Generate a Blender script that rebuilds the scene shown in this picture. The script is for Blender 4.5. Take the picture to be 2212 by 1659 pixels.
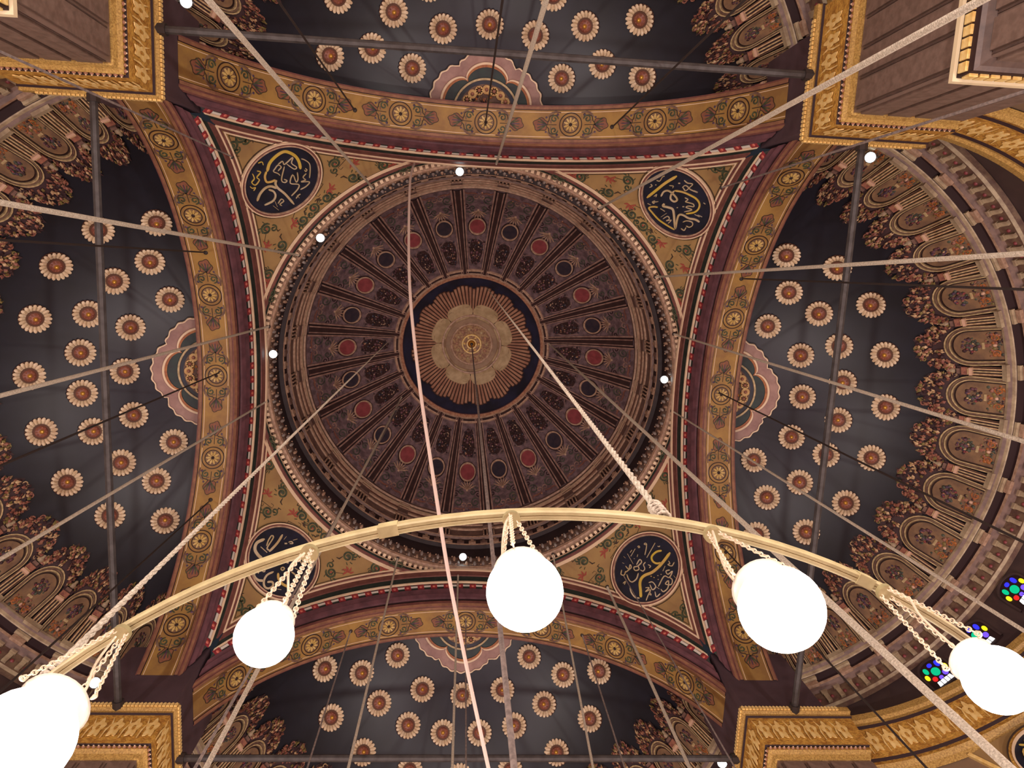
import bpy, math, random
from mathutils import Vector, Matrix

# ------------------------------------------------------------------ clear
for o in list(bpy.data.objects):
    bpy.data.objects.remove(o)
SC = bpy.context.scene
COL = SC.collection
R_ = math.radians
Z0 = 1.6                      # eye height; heights "h" below are above the eye
random.seed(7)

# ------------------------------------------------------------------ camera
W, H, F = 2212, 1659, 1549.017
RX, RY, RZ, CX, CY = 0.157, -0.072, 0.049, -0.654, -5.306

def rotm(rx, ry, rz):
    return Matrix.Rotation(rz, 3, 'Z') @ Matrix.Rotation(rx, 3, 'X') @ Matrix.Rotation(ry, 3, 'Y')
RC = rotm(RX, RY, RZ)         # world -> (right, down, forward)
cam = bpy.data.cameras.new('camera')
cam.sensor_fit = 'HORIZONTAL'
cam.sensor_width = 36.0
cam.lens = 36.0 * F / W
cam.clip_end = 300
camo = bpy.data.objects.new('camera', cam)
COL.objects.link(camo)
m3 = Matrix((RC[0], -RC[1], -RC[2])).transposed()
camo.matrix_world = Matrix.Translation((CX, CY, Z0)) @ m3.to_4x4()
SC.camera = camo

# ------------------------------------------------------------------ world, exposure
wd = bpy.data.worlds.new('interior_ambience')
SC.world = wd
wd.use_nodes = True
wd.node_tree.nodes['Background'].inputs[0].default_value = (0.75, 0.8, 1.0, 1)
wd.node_tree.nodes['Background'].inputs[1].default_value = 0.02
SC.view_settings.view_transform = 'Standard'
SC.view_settings.look = 'None'
SC.view_settings.gamma = 1.0
SC.view_settings.use_curve_mapping = False
SC.view_settings.exposure = 0.22

# unseen point lights added low in the four apses to light the ceiling
FILL_W = 4200.0
FILL_H = 1.6
for i in range(8):
    a = R_(90 * (i // 2) + (15 if i % 2 else -15))
    l = bpy.data.lights.new('apse_fill_light', 'POINT')
    l.energy = FILL_W
    l.color = (1.0, 0.92, 0.87)
    l.shadow_soft_size = 0.4
    lo = bpy.data.objects.new('apse_fill_light', l)
    lo.location = (15.6 * math.cos(a), 15.6 * math.sin(a), FILL_H + Z0)
    COL.objects.link(lo)

# ------------------------------------------------------------------ pixel helpers
def ray(px):
    d = Vector(((px[0] - W / 2) / F, (px[1] - H / 2) / F, 1.0))
    return RC.transposed() @ d
EYE = Vector((CX, CY, Z0))

def at_h(px, h):
    d = ray(px)
    return EYE + d * (h / d.z)

def at_plane(px, p0, n):
    d = ray(px)
    t = (p0 - EYE).dot(n) / d.dot(n)
    return EYE + d * t

def at_sphere(px, c, r):
    d = ray(px).normalized()
    o = EYE - c
    b = d.dot(o)
    return EYE + d * (-b + math.sqrt(b * b - o.dot(o) + r * r))

# ------------------------------------------------------------------ materials
def srgb(hx):
    hx = hx.lstrip('#')
    out = []
    for i in (0, 2, 4):
        c = int(hx[i:i + 2], 16) / 255
        out.append(c / 12.92 if c <= 0.04045 else ((c + 0.055) / 1.055) ** 2.4)
    return (*out, 1)

MATS = {}
def mat(name, col, col2=None, scale=3.0, rough=0.6, metal=0.0, bump=0.0, bscale=None, stretch=None, spec=0.4, sharp=0.12, mid=0.5):
    if name in MATS:
        return MATS[name]
    m = bpy.data.materials.new(name)
    m.use_nodes = True
    nt = m.node_tree
    b = nt.nodes['Principled BSDF']
    b.inputs['Roughness'].default_value = rough
    b.inputs['Metallic'].default_value = metal
    b.inputs['Specular IOR Level'].default_value = spec
    b.inputs['Base Color'].default_value = srgb(col)
    tc = nt.nodes.new('ShaderNodeTexCoord')
    mp = nt.nodes.new('ShaderNodeMapping')
    nt.links.new(tc.outputs['Object'], mp.inputs[0])
    if stretch:
        mp.inputs['Scale'].default_value = stretch
    if col2:
        n = nt.nodes.new('ShaderNodeTexNoise')
        n.inputs['Scale'].default_value = scale
        n.inputs['Detail'].default_value = 5
        n.inputs['Roughness'].default_value = 0.6
        nt.links.new(mp.outputs[0], n.inputs['Vector'])
        r = nt.nodes.new('ShaderNodeValToRGB')
        r.color_ramp.elements[0].position = mid - sharp
        r.color_ramp.elements[1].position = mid + sharp
        r.color_ramp.elements[0].color = srgb(col)
        r.color_ramp.elements[1].color = srgb(col2)
        nt.links.new(n.outputs['Fac'], r.inputs[0])
        nt.links.new(r.outputs[0], b.inputs['Base Color'])
    if bump:
        n2 = nt.nodes.new('ShaderNodeTexNoise')
        n2.inputs['Scale'].default_value = bscale or scale * 2
        n2.inputs['Detail'].default_value = 3
        nt.links.new(mp.outputs[0], n2.inputs['Vector'])
        bp = nt.nodes.new('ShaderNodeBump')
        bp.inputs['Strength'].default_value = bump
        bp.inputs['Distance'].default_value = 0.05
        nt.links.new(n2.outputs['Fac'], bp.inputs['Height'])
        nt.links.new(bp.outputs[0], b.inputs['Normal'])
    MATS[name] = m
    return m

def emis(name, col, strength):
    m = bpy.data.materials.new(name)
    m.use_nodes = True
    b = m.node_tree.nodes['Principled BSDF']
    b.inputs['Base Color'].default_value = srgb(col)
    b.inputs['Emission Color'].default_value = srgb(col)
    b.inputs['Emission Strength'].default_value = strength
    b.inputs['Roughness'].default_value = 0.2
    MATS[name] = m
    return m

gold = mat('carved_gold', '#c89a48', '#9c6c2e', 6, rough=0.45, metal=0.0, bump=0.8, bscale=14)
goldleaf = mat('gilt_leaf', '#edd08e', '#dcb468', 5, rough=0.4, metal=0.0)
goldedge = mat('gilt_edge', '#bf9c58', '#916f3a', 20, rough=0.45, metal=0.0)
pinkgilt = mat('pink_gilt', '#b08468', '#8e5f4a', 6, rough=0.5)
soff = mat('soffit_gold', '#9a7840', '#86653c', 1.2, rough=0.55, metal=0.1)
sofdark = mat('soffit_line', '#2a1815', rough=0.6)
redbrown = mat('red_brown', '#764a42', '#623a36', 2.5, rough=0.6)
maroon = mat('maroon', '#69444b', '#55373e', 2, rough=0.6)
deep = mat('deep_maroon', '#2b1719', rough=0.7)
beadred = mat('bead_red', '#96363c', '#7c2c32', 6, rough=0.45)
beaddot = mat('bead_dot', '#b05a4c', rough=0.4)
beadwhite = mat('bead_white', '#cfc8bd', rough=0.5)
beadbed = mat('bead_bed', '#3f4a44', '#4d3034', 4, rough=0.7)
green = mat('dark_green', '#27302a', '#1d241f', 3, rough=0.7)
cream = mat('cream_line', '#d9bfa0', rough=0.55)
tan = mat('pendentive_tan', '#a08352', '#8a6c48', 0.8, rough=0.6, sharp=0.25)
scroll = mat('scroll_green', '#4b5238', '#2f3428', 4, rough=0.6)
scrolldk = mat('scroll_dark', '#3a2c22', rough=0.6)
redpaint = mat('red_paint', '#94473a', rough=0.6)
medblue = mat('medallion_blue', '#1f2133', '#171821', 1.5, rough=0.5)
script = mat('script_gold', '#bfae92', '#b09a70', 1.0, rough=0.45)
scriptyel = mat('script_yellow', '#c3a93a', '#c0a060', 0.8, rough=0.4)
blue = mat('night_blue', '#1a1b27', '#15151e', 0.5, rough=0.35, spec=0.36, bump=0.05, bscale=0.6)
petal = mat('rosette_petal', '#dac6aa', '#c4aa88', 4, rough=0.4)
petaldk = mat('rosette_gap', '#53301f', rough=0.6)
bossred = mat('rosette_boss', '#8a5340', '#6f3e34', 5, rough=0.4)
bossgold = mat('boss_gilt', '#d8a24a', rough=0.25, metal=0.6)
lobepink = mat('lobe_pink', '#9c7a70', '#83605a', 1.2, rough=0.5)
teal = mat('teal_dark', '#1a2c2a', '#161f24', 2, rough=0.5)
brown = mat('niche_brown', '#6d5140', '#54392e', 2.5, rough=0.6)
nichegold = mat('niche_gold', '#836649', '#68503f', 2.0, rough=0.55)
nlight = mat('niche_cream', '#c3aa80', '#9a8560', 5, rough=0.5)
stonew = mat('cornice_cream', '#b7a587', '#94806a', 3, rough=0.5)
pinkw = mat('capital_pink', '#c9a48c', rough=0.5)
folA = mat('foliage_rose', '#9c6a55', '#7d4d44', 6, rough=0.45)
folB = mat('foliage_cream', '#c9ab86', '#a98862', 6, rough=0.4)
folC = mat('foliage_dark', '#3a2528', rough=0.6)
folD = mat('foliage_olive', '#77683c', rough=0.5)
flowP = mat('flower_purple', '#5c3c50', '#3d3548', 6, rough=0.5)
flowG = mat('flower_green', '#4e5344', '#393c36', 6, rough=0.5)
flowO = mat('flower_orange', '#a86a36', '#8a4c2c', 6, rough=0.5)
drumdk = mat('drum_dark', '#33272b', '#2a2024', 1.2, rough=0.6)
walldk = mat('drum_wall_brown', '#4a3a38', '#3c2e30', 0.6, rough=0.6)
frieze = mat('frieze_brown', '#77604c', '#5a4038', 3, rough=0.6)
eggm = mat('egg_band', '#a68d7c', '#66504a', 7, rough=0.5, bump=0.6, bscale=9, sharp=0.08)
panelm = mat('dome_panel', '#766064', '#574649', 3.2, rough=0.6, sharp=0.09, bump=0.3, bscale=4)
ribm = mat('rib_brown', '#3d2826', '#2f1f20', 2, rough=0.55)
ribedge = mat('rib_edge', '#a08276', '#7c5e56', 3, rough=0.5)
roundred = mat('roundel_red', '#90464a', '#7c3a3e', 2.5, rough=0.45)
roundblue = mat('roundel_blue', '#2a2733', '#3a3038', 3, rough=0.45)
cornb = mat('cornice_brown', '#7d6257', '#624a44', 3, rough=0.5)
cornl = mat('cornice_light', '#bb9c84', '#9a7a66', 5, rough=0.5)
raym = mat('sunburst_ray', '#ad8268', '#956a56', 1.5, rough=0.5)
raydk = mat('sunburst_dark', '#44291f', rough=0.6)
lobec = mat('lobe_cream', '#b8a07c', '#a08864', 2, rough=0.5)
discm = mat('disc_tan', '#96795e', '#846850', 2, rough=0.5)
disco = mat('disc_ornament', '#7d5440', '#a08058', 7, rough=0.5, sharp=0.06)
rblue = mat('rosette_blue', '#24243a', '#1b1a26', 1.0, rough=0.45)
marble = mat('pier_marble', '#7d675c', '#6a564c', 1.3, rough=0.45, stretch=(3, 3, 0.25))
marbled = mat('pier_marble_dark', '#5d4a42', '#4d3d38', 1.3, rough=0.5, stretch=(3, 3, 0.25))
blockm = mat('pier_block', '#54424a', '#4a3940', 1.2, rough=0.6)
whitest = mat('white_stone', '#cdbb98', rough=0.5)
iron = mat('iron_bar', '#4a4544', '#3a3534', 3, rough=0.6, metal=0.2)
irondk = mat('iron_rod', '#3b3331', rough=0.6, metal=0.3)
ropem = mat('pale_rope', '#cbbfac', '#a89c8a', 30, rough=0.8, bump=0.6, bscale=40)
ropegr = mat('grey_wire', '#8d7f78', '#6e625e', 10, rough=0.8)
cablem = mat('pink_cable', '#d5bfb4', rough=0.6)
brass = mat('ring_brass', '#bfb184', '#a89a70', 6, rough=0.5, metal=0.0)
chainm = mat('chain_metal', '#dcc8ae', rough=0.4, metal=0.2)
carpet = mat('carpet_red', '#7a2e28', '#5c2420', 2, rough=0.9)
wallm = mat('hall_wall', '#8d7458', '#7c6450', 0.5, rough=0.6)
collarm = mat('lamp_collar_glass', '#cfc6b8', rough=0.25)
globem = emis('lamp_globe_lit', '#fff4e6', 7.5)
floodm = emis('flood_lens', '#dff2f4', 6.0)
housing = mat('flood_housing', '#6b6663', rough=0.5, metal=0.4)
pane_cols = dict(blue='#2b2fd8', green='#00a878', yellow='#f0e020', red='#c02020', white='#ffffff', violet='#6a4cf0')
for k_, c_ in pane_cols.items():
    emis('pane_' + k_, c_, 1.0 if k_ != 'white' else 1.6)

# ------------------------------------------------------------------ mesh builder
class MB:
    def __init__(s):
        s.v, s.f, s.m, s.sm, s.mats = [], [], [], [], []
    def mi(s, m):
        if m not in s.mats:
            s.mats.append(m)
        return s.mats.index(m)
    def V(s, p):
        s.v.append(tuple(p)); return len(s.v) - 1
    def F(s, idx, m, smooth=False):
        s.f.append(tuple(idx)); s.m.append(s.mi(m)); s.sm.append(smooth)
    def prism(s, poly, z0, z1, m, mp=None, cap=True, side=None):
        n = len(poly)
        mp = mp or (lambda x, y, z: (x, y, z))
        a = [s.V(mp(x, y, z0)) for x, y in poly]
        b = [s.V(mp(x, y, z1)) for x, y in poly]
        if cap:
            s.F(b, m)
        for i in range(n):
            j = (i + 1) % n
            s.F((a[i], a[j], b[j], b[i]), side or m)
    def ringband(s, r0, r1, z0, z1, m, n=32, a0=0.0, a1=2 * math.pi, mp=None):
        full = abs(a1 - a0) > 6.28
        k = n if full else n + 1
        mp = mp or (lambda x, y, z: (x, y, z))
        rows = []
        for r, z in ((r0, z0), (r0, z1), (r1, z1), (r1, z0)):
            rows.append([s.V(mp(r * math.cos(a0 + (a1 - a0) * i / n), r * math.sin(a0 + (a1 - a0) * i / n), z)) for i in range(k)])
        for q in range(3):
            for i in range(n):
                j = (i + 1) % k
                s.F((rows[q][i], rows[q][j], rows[q + 1][j], rows[q + 1][i]), m)
    def cap(s, cx, cy, r, hh, z0, m, n=12, rings=3, mp=None, sx=1.0, sy=1.0):
        mp = mp or (lambda x, y, z: (x, y, z))
        rows = []
        for q in range(rings):
            t = q / rings * math.pi / 2
            rows.append([s.V(mp(cx + sx * r * math.cos(t) * math.cos(2 * math.pi * i / n), cy + sy * r * math.cos(t) * math.sin(2 * math.pi * i / n), z0 + hh * math.sin(t))) for i in range(n)])
        top = s.V(mp(cx, cy, z0 + hh))
        for q in range(rings - 1):
            for i in range(n):
                j = (i + 1) % n
                s.F((rows[q][i], rows[q][j], rows[q + 1][j], rows[q + 1][i]), m, True)
        for i in range(n):
            s.F((rows[-1][i], rows[-1][(i + 1) % n], top), m, True)
    def strip(s, pts, w, z0, z1, m, mp=None, taper=True, closed=False):
        pts = [Vector((p[0], p[1])) for p in pts]
        n = len(pts)
        if n < 2:
            return
        L, Rr = [], []
        for i, p in enumerate(pts):
            a = pts[i - 1] if (i > 0 or closed) else p
            b = pts[(i + 1) % n] if (i < n - 1 or closed) else p
            t = (b - a)
            if t.length < 1e-9:
                t = Vector((1, 0))
            t.normalize()
            nn = Vector((-t.y, t.x))
            ww = w[i] if isinstance(w, (list, tuple)) else w
            if taper and not closed and (i == 0 or i == n - 1):
                ww *= 0.45
            L.append(p + nn * ww / 2); Rr.append(p - nn * ww / 2)
        mp = mp or (lambda x, y, z: (x, y, z))
        l0 = [s.V(mp(p.x, p.y, z0)) for p in L]; l1 = [s.V(mp(p.x, p.y, z1)) for p in L]
        r0 = [s.V(mp(p.x, p.y, z0)) for p in Rr]; r1 = [s.V(mp(p.x, p.y, z1)) for p in Rr]
        for i in range(n if closed else n - 1):
            j = (i + 1) % n
            s.F((l1[i], l1[j], r1[j], r1[i]), m)
            s.F((l0[i], l0[j], l1[j], l1[i]), m)
            s.F((r0[i], r0[j], r1[j], r1[i]), m)
    def grid(s, fn, us, vs, m, smooth=True):
        idx = [[s.V(fn(u, v)) for v in vs] for u in us]
        for i in range(len(us) - 1):
            for j in range(len(vs) - 1):
                s.F((idx[i][j], idx[i + 1][j], idx[i + 1][j + 1], idx[i][j + 1]), m, smooth)
    def lathe(s, prof, mats, n, a0=0.0, a1=2 * math.pi, c=(0, 0), smooth=False):
        full = abs(a1 - a0) > 6.28
        k = n if full else n + 1
        rows = [[s.V((c[0] + r * math.cos(a0 + (a1 - a0) * i / n), c[1] + r * math.sin(a0 + (a1 - a0) * i / n), z)) for i in range(k)] for r, z in prof]
        for q in range(len(prof) - 1):
            m = mats[q] if isinstance(mats, (list, tuple)) else mats
            for i in range(n):
                j = (i + 1) % k
                s.F((rows[q][i], rows[q][j], rows[q + 1][j], rows[q + 1][i]), m, smooth)
    def tube(s, pts, r, m, n=8, closed=False, smooth=True):
        pts = [Vector(p) for p in pts]
        k = len(pts)
        rows = []
        ref = None
        for i, p in enumerate(pts):
            a = pts[i - 1] if (i > 0 or closed) else p
            b = pts[(i + 1) % k] if (i < k - 1 or closed) else p
            t = (b - a).normalized()
            if ref is None:
                ref = Vector((0, 0, 1)) if abs(t.z) < 0.9 else Vector((1, 0, 0))
            u = (ref - t * ref.dot(t)).normalized()
            ref = u
            w = t.cross(u)
            rr = r[i] if isinstance(r, (list, tuple)) else r
            rows.append([s.V(p + (u * math.cos(2 * math.pi * q / n) + w * math.sin(2 * math.pi * q / n)) * rr) for q in range(n)])
        for i in range(k if closed else k - 1):
            for q in range(n):
                q2 = (q + 1) % n
                s.F((rows[i][q], rows[i][q2], rows[(i + 1) % k][q2], rows[(i + 1) % k][q]), m, smooth)
        if not closed:
            s.F(rows[0], m); s.F(rows[-1], m)
    def box(s, x0, x1, y0, y1, z0, z1, m):
        c = [s.V((x, y, z)) for z in (z0, z1) for y in (y0, y1) for x in (x0, x1)]
        for q in ((0, 1, 3, 2), (4, 5, 7, 6), (0, 1, 5, 4), (2, 3, 7, 6), (0, 2, 6, 4), (1, 3, 7, 5)):
            s.F([c[i] for i in q], m)
    def sphere(s, c, r, m, n=32, k=16):
        rows = []
        top = s.V((c[0], c[1], c[2] + r)); bot = s.V((c[0], c[1], c[2] - r))
        for j in range(1, k):
            t = math.pi * j / k
            rows.append([s.V((c[0] + r * math.sin(t) * math.cos(2 * math.pi * i / n), c[1] + r * math.sin(t) * math.sin(2 * math.pi * i / n), c[2] + r * math.cos(t))) for i in range(n)])
        for i in range(n):
            i2 = (i + 1) % n
            s.F((top, rows[0][i], rows[0][i2]), m, True)
            s.F((bot, rows[-1][i], rows[-1][i2]), m, True)
            for j in range(len(rows) - 1):
                s.F((rows[j][i], rows[j][i2], rows[j + 1][i2], rows[j + 1][i]), m, True)
    def mesh(s, name):
        me = bpy.data.meshes.new(name)
        me.from_pydata(s.v, [], s.f)
        for m in s.mats:
            me.materials.append(m)
        me.polygons.foreach_set('material_index', s.m)
        me.polygons.foreach_set('use_smooth', s.sm)
        me.update()
        return me

I4 = Matrix.Identity(4)
def ob(name, me, parent=None, mtx=None, **props):
    o = bpy.data.objects.new(name, me)
    COL.objects.link(o)
    if parent is not None:
        o.parent = parent
    if mtx is not None:
        o.matrix_basis = mtx
    for k, v in props.items():
        o[k] = v
    return o

def frame(P, n, up):
    Zv = Vector(n).normalized()
    Yv = Vector(up)
    Yv = (Yv - Zv * Yv.dot(Zv)).normalized()
    Xv = Yv.cross(Zv)
    return Matrix(((Xv.x, Yv.x, Zv.x, P[0]), (Xv.y, Yv.y, Zv.y, P[1]), (Xv.z, Yv.z, Zv.z, P[2]), (0, 0, 0, 1)))

def side_rot(k):
    return Matrix.Rotation(k * math.pi / 2, 4, 'Z')
SIDE = ['right', 'near', 'left', 'far']      # +x, +y (photo bottom), -x, -y (photo top)
SIDEW = ['on the right of the photo', 'at the bottom of the photo', 'on the left of the photo', 'at the top of the photo']
CORNW = ['at the lower right', 'at the lower left', 'at the upper left', 'at the upper right']

# ================================================================== SHELL: floor and outer walls
b = MB()
b.box(-26, 26, -26, 26, -0.2, 0, carpet)
ob('floor', b.mesh('floor'), kind='structure')

# ================================================================== PIERS
CAP = [(10.15, 20.75), (10.1, 20.9), (10.0, 21.0), (10.02, 21.15), (9.96, 21.2), (9.9, 22.55), (9.84, 22.6), (9.86, 22.72), (9.78, 22.8), (9.78, 23.05)]
Q = 13.42
def sq_loft(b, prof, q, mats):
    rows = []
    for p, h in prof:
        e = 10.15 - p
        rows.append([b.V(v) for v in ((p, p, h + Z0), (q + e, p, h + Z0), (q + e, q + e, h + Z0), (p, q + e, h + Z0))])
    for i in range(len(rows) - 1):
        m = mats[i] if isinstance(mats, list) else mats
        for j in range(4):
            j2 = (j + 1) % 4
            b.F((rows[i][j], rows[i][j2], rows[i + 1][j2], rows[i + 1][j]), m)
    b.F(rows[-1], mats[-1] if isinstance(mats, list) else mats)
    b.F(rows[0], mats[0] if isinstance(mats, list) else mats)

b = MB(); b.box(10.22, Q, 10.22, Q, 0, 20.8 + Z0, marble); pier_me = b.mesh('pier')
b = MB(); sq_loft(b, CAP, Q, [goldedge, goldedge, gold, deep, gold, deep, goldedge, goldedge, goldedge, blockm]); cap_me = b.mesh('capital')
b = MB(); b.box(10.32, Q - 0.02, 10.32, Q - 0.02, 23.05 + Z0, 27.6 + Z0, blockm); block_me = b.mesh('upper_block')
LED = [(10.2, 15.3), (10.08, 15.45), (9.99, 15.5), (9.95, 15.98), (9.88, 16.0), (9.86, 16.1), (10.2, 16.3)]
b = MB(); sq_loft(b, LED, Q, [marbled, marbled, deep, whitest, whitest, marble, marble]); ledge_me = b.mesh('string_course')
# maple-like gilded leaf (front view, z towards the viewer)
def leaf_mesh():
    b = MB()
    pts = []
    for i in range(20):
        a = 2 * math.pi * i / 20 + math.pi / 2
        r = 0.26 * (1.0 if i % 4 == 0 else 0.62 if i % 2 == 0 else 0.8)
        pts.append((r * math.cos(a) * 0.85, r * math.sin(a) * 2.0))
    b.prism(pts, 0, 0.025, goldleaf)
    b.cap(0, 0, 0.06, 0.02, 0.025, gold, 8, 2, sy=2.2)
    b.strip([(-0.27, -0.52), (-0.27, -0.1), (-0.2, 0.2), (-0.27, 0.5)], 0.05, 0, 0.02, goldleaf)
    return b.mesh('leaf_ornament')
leaf_me = leaf_mesh()
b = MB(); b.cap(0, 0, 0.06, 0.05, 0, pinkgilt, 8, 2); b.cap(0, 0, 0.025, 0.03, 0.045, cream, 6, 2); bead_small = b.mesh('bead')
b = MB(); b.prism([(-0.05, -0.09), (0.05, -0.09), (0.05, 0.05), (0, 0.1), (-0.05, 0.05)], 0, 0.05, goldleaf); tooth_me = b.mesh('tooth')
b = MB(); b.box(-0.1, 0.1, -0.12, 0.12, -0.04, 0.05, goldleaf); dent_me = b.mesh('dentil')
b = MB(); b.box(-0.32, 0.32, 0, 4.1, 0, 0.07, marble); b.box(-0.4, -0.36, 0, 4.1, 0, 0.02, marbled); mpan_me = b.mesh('marble_panel')

def pier_frames(t, h, p, face):
    # a frame on one of the two faces turned to the hall: t runs along the face from the inner corner
    if face == 0:
        return frame((p, p + t, h + Z0), (-1, 0, 0), (0, 0, 1))
    return frame((p + t, p, h + Z0), (0, -1, 0), (0, 0, 1))

for k in range(4):
    root = ob('pier', pier_me, None, side_rot(k), kind='structure', label='square brown marble pier with gilded capital ' + CORNW[k] + ' corner')
    cp = ob('capital', cap_me, root)
    ob('upper_block', block_me, root)
    lg = ob('string_course', ledge_me, root)
    for f in (0, 1):
        for i in range(6):
            ob('leaf_ornament', leaf_me, cp, pier_frames(0.32 + 0.56 * i, 21.9, 9.915, f))
        for i in range(22):
            ob('bead', bead_small, cp, pier_frames(0.1 + 0.155 * i, 21.08, 10.0, f))
        for i in range(28):
            ob('tooth', tooth_me, cp, pier_frames(0.07 + 0.128 * i, 22.93, 9.78, f))
        for i in range(14):
            ob('dentil', dent_me, lg, pier_frames(0.16 + 0.25 * i, 15.78, 9.96, f))
        for i in range(4):
            ob('marble_panel', mpan_me, root, pier_frames(0.45 + 0.8 * i, 16.5, 10.22, f))
            ob('marble_panel', mpan_me, root, pier_frames(0.45 + 0.8 * i, 11.2, 10.22, f))

# ================================================================== ARCHES
AH, AR = 21.5, 11.1           # centre height and radius of the soffit curve
def soffit(a, x, o=0.0):
    return Vector((x, (AR - o) * math.sin(a), AH + Z0 + (AR - o) * math.cos(a)))
AM = R_(68.3)
angs = [-AM + 2 * AM * i / 64 for i in range(65)]
sofedge = mat('soffit_edge', '#8a6048', '#74503e', 3, rough=0.55)
SO = [(10.8, 0.0), (10.86, 0.0), (10.86, 0.03), (10.98, 0.03), (10.98, 0.0), (11.01, 0.0), (12.19, 0.0), (12.22, 0.0), (12.22, 0.03), (12.34, 0.03), (12.34, 0.0), (12.4, 0.0)]
SM = [redbrown, redbrown, sofedge, redbrown, sofdark, soff, sofdark, redbrown, sofedge, redbrown, redbrown]
b = MB()
for i in range(len(SM)):
    (x0, o0), (x1, o1) = SO[i], SO[i + 1]
    b.grid(lambda u, v: soffit(u, x0 + (x1 - x0) * v, o0 + (o1 - o0) * v), angs, (0, 1), SM[i])
b.grid(lambda u, v: soffit(u, 12.4, -2.3 * v), angs, (0, 1), deep)       # back face
for x in (11.09, 12.11):
    b.grid(lambda u, v: soffit(u, x - 0.012 + 0.024 * v, 0.006), angs, (0, 1), cream)
arch_me = b.mesh('arch')

# archivolt: from the soffit edge B to the pendentive edge A
def edgeB(y):
    return Vector((10.8, y, AH + Z0 + math.sqrt(max(0, AR * AR - y * y))))
PR, PH = 14.85, 24.2          # pendentive sphere
def edgeA(y):
    return Vector((10.05, y, PH + Z0 + math.sqrt(PR * PR - 10.05 ** 2 - y * y)))
def volt(w, s, o):
    yb, ya = 10.32 * w, 10.05 * w
    B, A = edgeB(yb), edgeA(ya)
    d = A - B
    n = Vector((-d.z, 0, d.x)).normalized()
    if n.z > 0:
        n = -n
    return B + d * s + n * o
wv = [math.sin(R_(-90 + 180 * i / 72)) for i in range(73)]
VP_ = [(0, 0), (0.05, 0.05), (0.11, 0.05), (0.12, -0.04), (0.19, -0.04), (0.2, 0.03), (0.3, 0.06), (0.31, 0.02), (0.45, 0.02), (0.455, -0.05), (0.62, -0.05), (0.625, 0.03), (0.655, 0.03), (0.66, -0.03), (0.81, -0.03), (0.815, 0.03), (0.95, 0.0), (0.955, 0.04), (1.0, 0.04), (1.0, -0.3)]
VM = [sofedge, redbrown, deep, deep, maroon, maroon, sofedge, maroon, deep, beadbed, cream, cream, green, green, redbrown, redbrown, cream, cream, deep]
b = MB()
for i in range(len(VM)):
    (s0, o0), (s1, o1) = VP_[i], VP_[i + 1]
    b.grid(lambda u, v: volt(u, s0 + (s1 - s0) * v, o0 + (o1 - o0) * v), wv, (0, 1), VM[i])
volt_me = b.mesh('archivolt')

medpetal = mat('medallion_petal', '#c4a86c', '#b0904e', 6, rough=0.5)
def soffit_medallion():
    b = MB()
    b.ringband(0.46, 0.5, 0, 0.03, sofdark, 40)
    b.ringband(0.36, 0.46, 0, 0.02, soff, 40)
    b.ringband(0.33, 0.36, 0, 0.035, sofdark, 40)
    b.ringband(0.0, 0.33, 0, 0.015, nichegold, 32)
    for i in range(10):
        a = 2 * math.pi * i / 10
        b.strip([(0.08 * math.cos(a), 0.08 * math.sin(a)), (0.19 * math.cos(a), 0.19 * math.sin(a)), (0.3 * math.cos(a), 0.3 * math.sin(a))], [0.06, 0.1, 0.08], 0.01, 0.05, medpetal)
    b.cap(0, 0, 0.07, 0.05, 0.01, sofdark, 10, 2)
    return b.mesh('medallion')
smed_me = soffit_medallion()
def spiral(cx, cy, r, turns, a0, sgn, n=22, tail=None):
    pts = []
    for i in range(n + 1):
        t = i / n
        a = a0 + sgn * 2 * math.pi * turns * t
        rr = r * (1 - 0.82 * t)
        pts.append((cx + rr * math.cos(a), cy + rr * math.sin(a)))
    if tail:
        pts = list(tail) + pts
    return pts
def scroll_pair():
    # scrollwork beside a medallion (two volutes and a bud), y along the arch
    b = MB()
    for sx in (-1, 1):
        b.strip([(sx * abs(x), y) for x, y in spiral(0.24, 0.16, 0.17, 1.3, -1.6, 1)], 0.055, 0, 0.025, scroll)
        b.strip([(sx * 0.05, 0.5), (sx * 0.16, 0.4), (sx * 0.34, 0.36), (sx * 0.42, 0.2)], 0.05, 0, 0.022, scrolldk)
        b.cap(sx * 0.42, 0.02, 0.06, 0.03, 0, flowP, 8, 2)
    b.strip([(0, 0.05), (0, 0.55)], 0.06, 0, 0.02, scrolldk)
    for sx in (-1, 1):
        b.strip([(sx * 0.5, -0.12), (sx * 0.54, 0.12), (sx * 0.46, 0.3), (sx * 0.3, 0.46)], 0.09, 0, 0.018, frieze)
        b.strip([(sx * 0.06, 0.3), (sx * 0.2, 0.32)], 0.12, 0, 0.016, frieze)
        b.cap(sx * 0.3, 0.52, 0.07, 0.02, 0, flowP, 8, 2)
    return b.mesh('scrollwork')
scrw_me = scroll_pair()
palbase = mat('palmette_brown', '#86583e', '#744838', 5, rough=0.6)
def palmette():
    b = MB()
    pts = []
    for i in range(24):
        a = 2 * math.pi * i / 24 + math.pi / 2
        r = 0.3 * (1 + 0.12 * math.cos(5 * a)) * (0.75 + 0.25 * abs(math.sin(a / 2 + math.pi / 4)))
        pts.append((r * math.cos(a) * 0.95, r * math.sin(a) * 1.15))
    b.prism(pts, 0, 0.02, palbase)
    for t in (-0.7, -0.35, 0, 0.35, 0.7):
        b.strip([(0, -0.24), (0.5 * t * 0.5, 0.0), (0.5 * t * 0.75, 0.2 - 0.1 * abs(t))], 0.05, 0.01, 0.04, scroll if abs(t) > 0.1 else flowP)
    b.strip([(x, y) for x, y in pts], 0.025, 0.01, 0.03, scrolldk, closed=True)
    return b.mesh('palmette')
spal_me = palmette()
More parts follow.
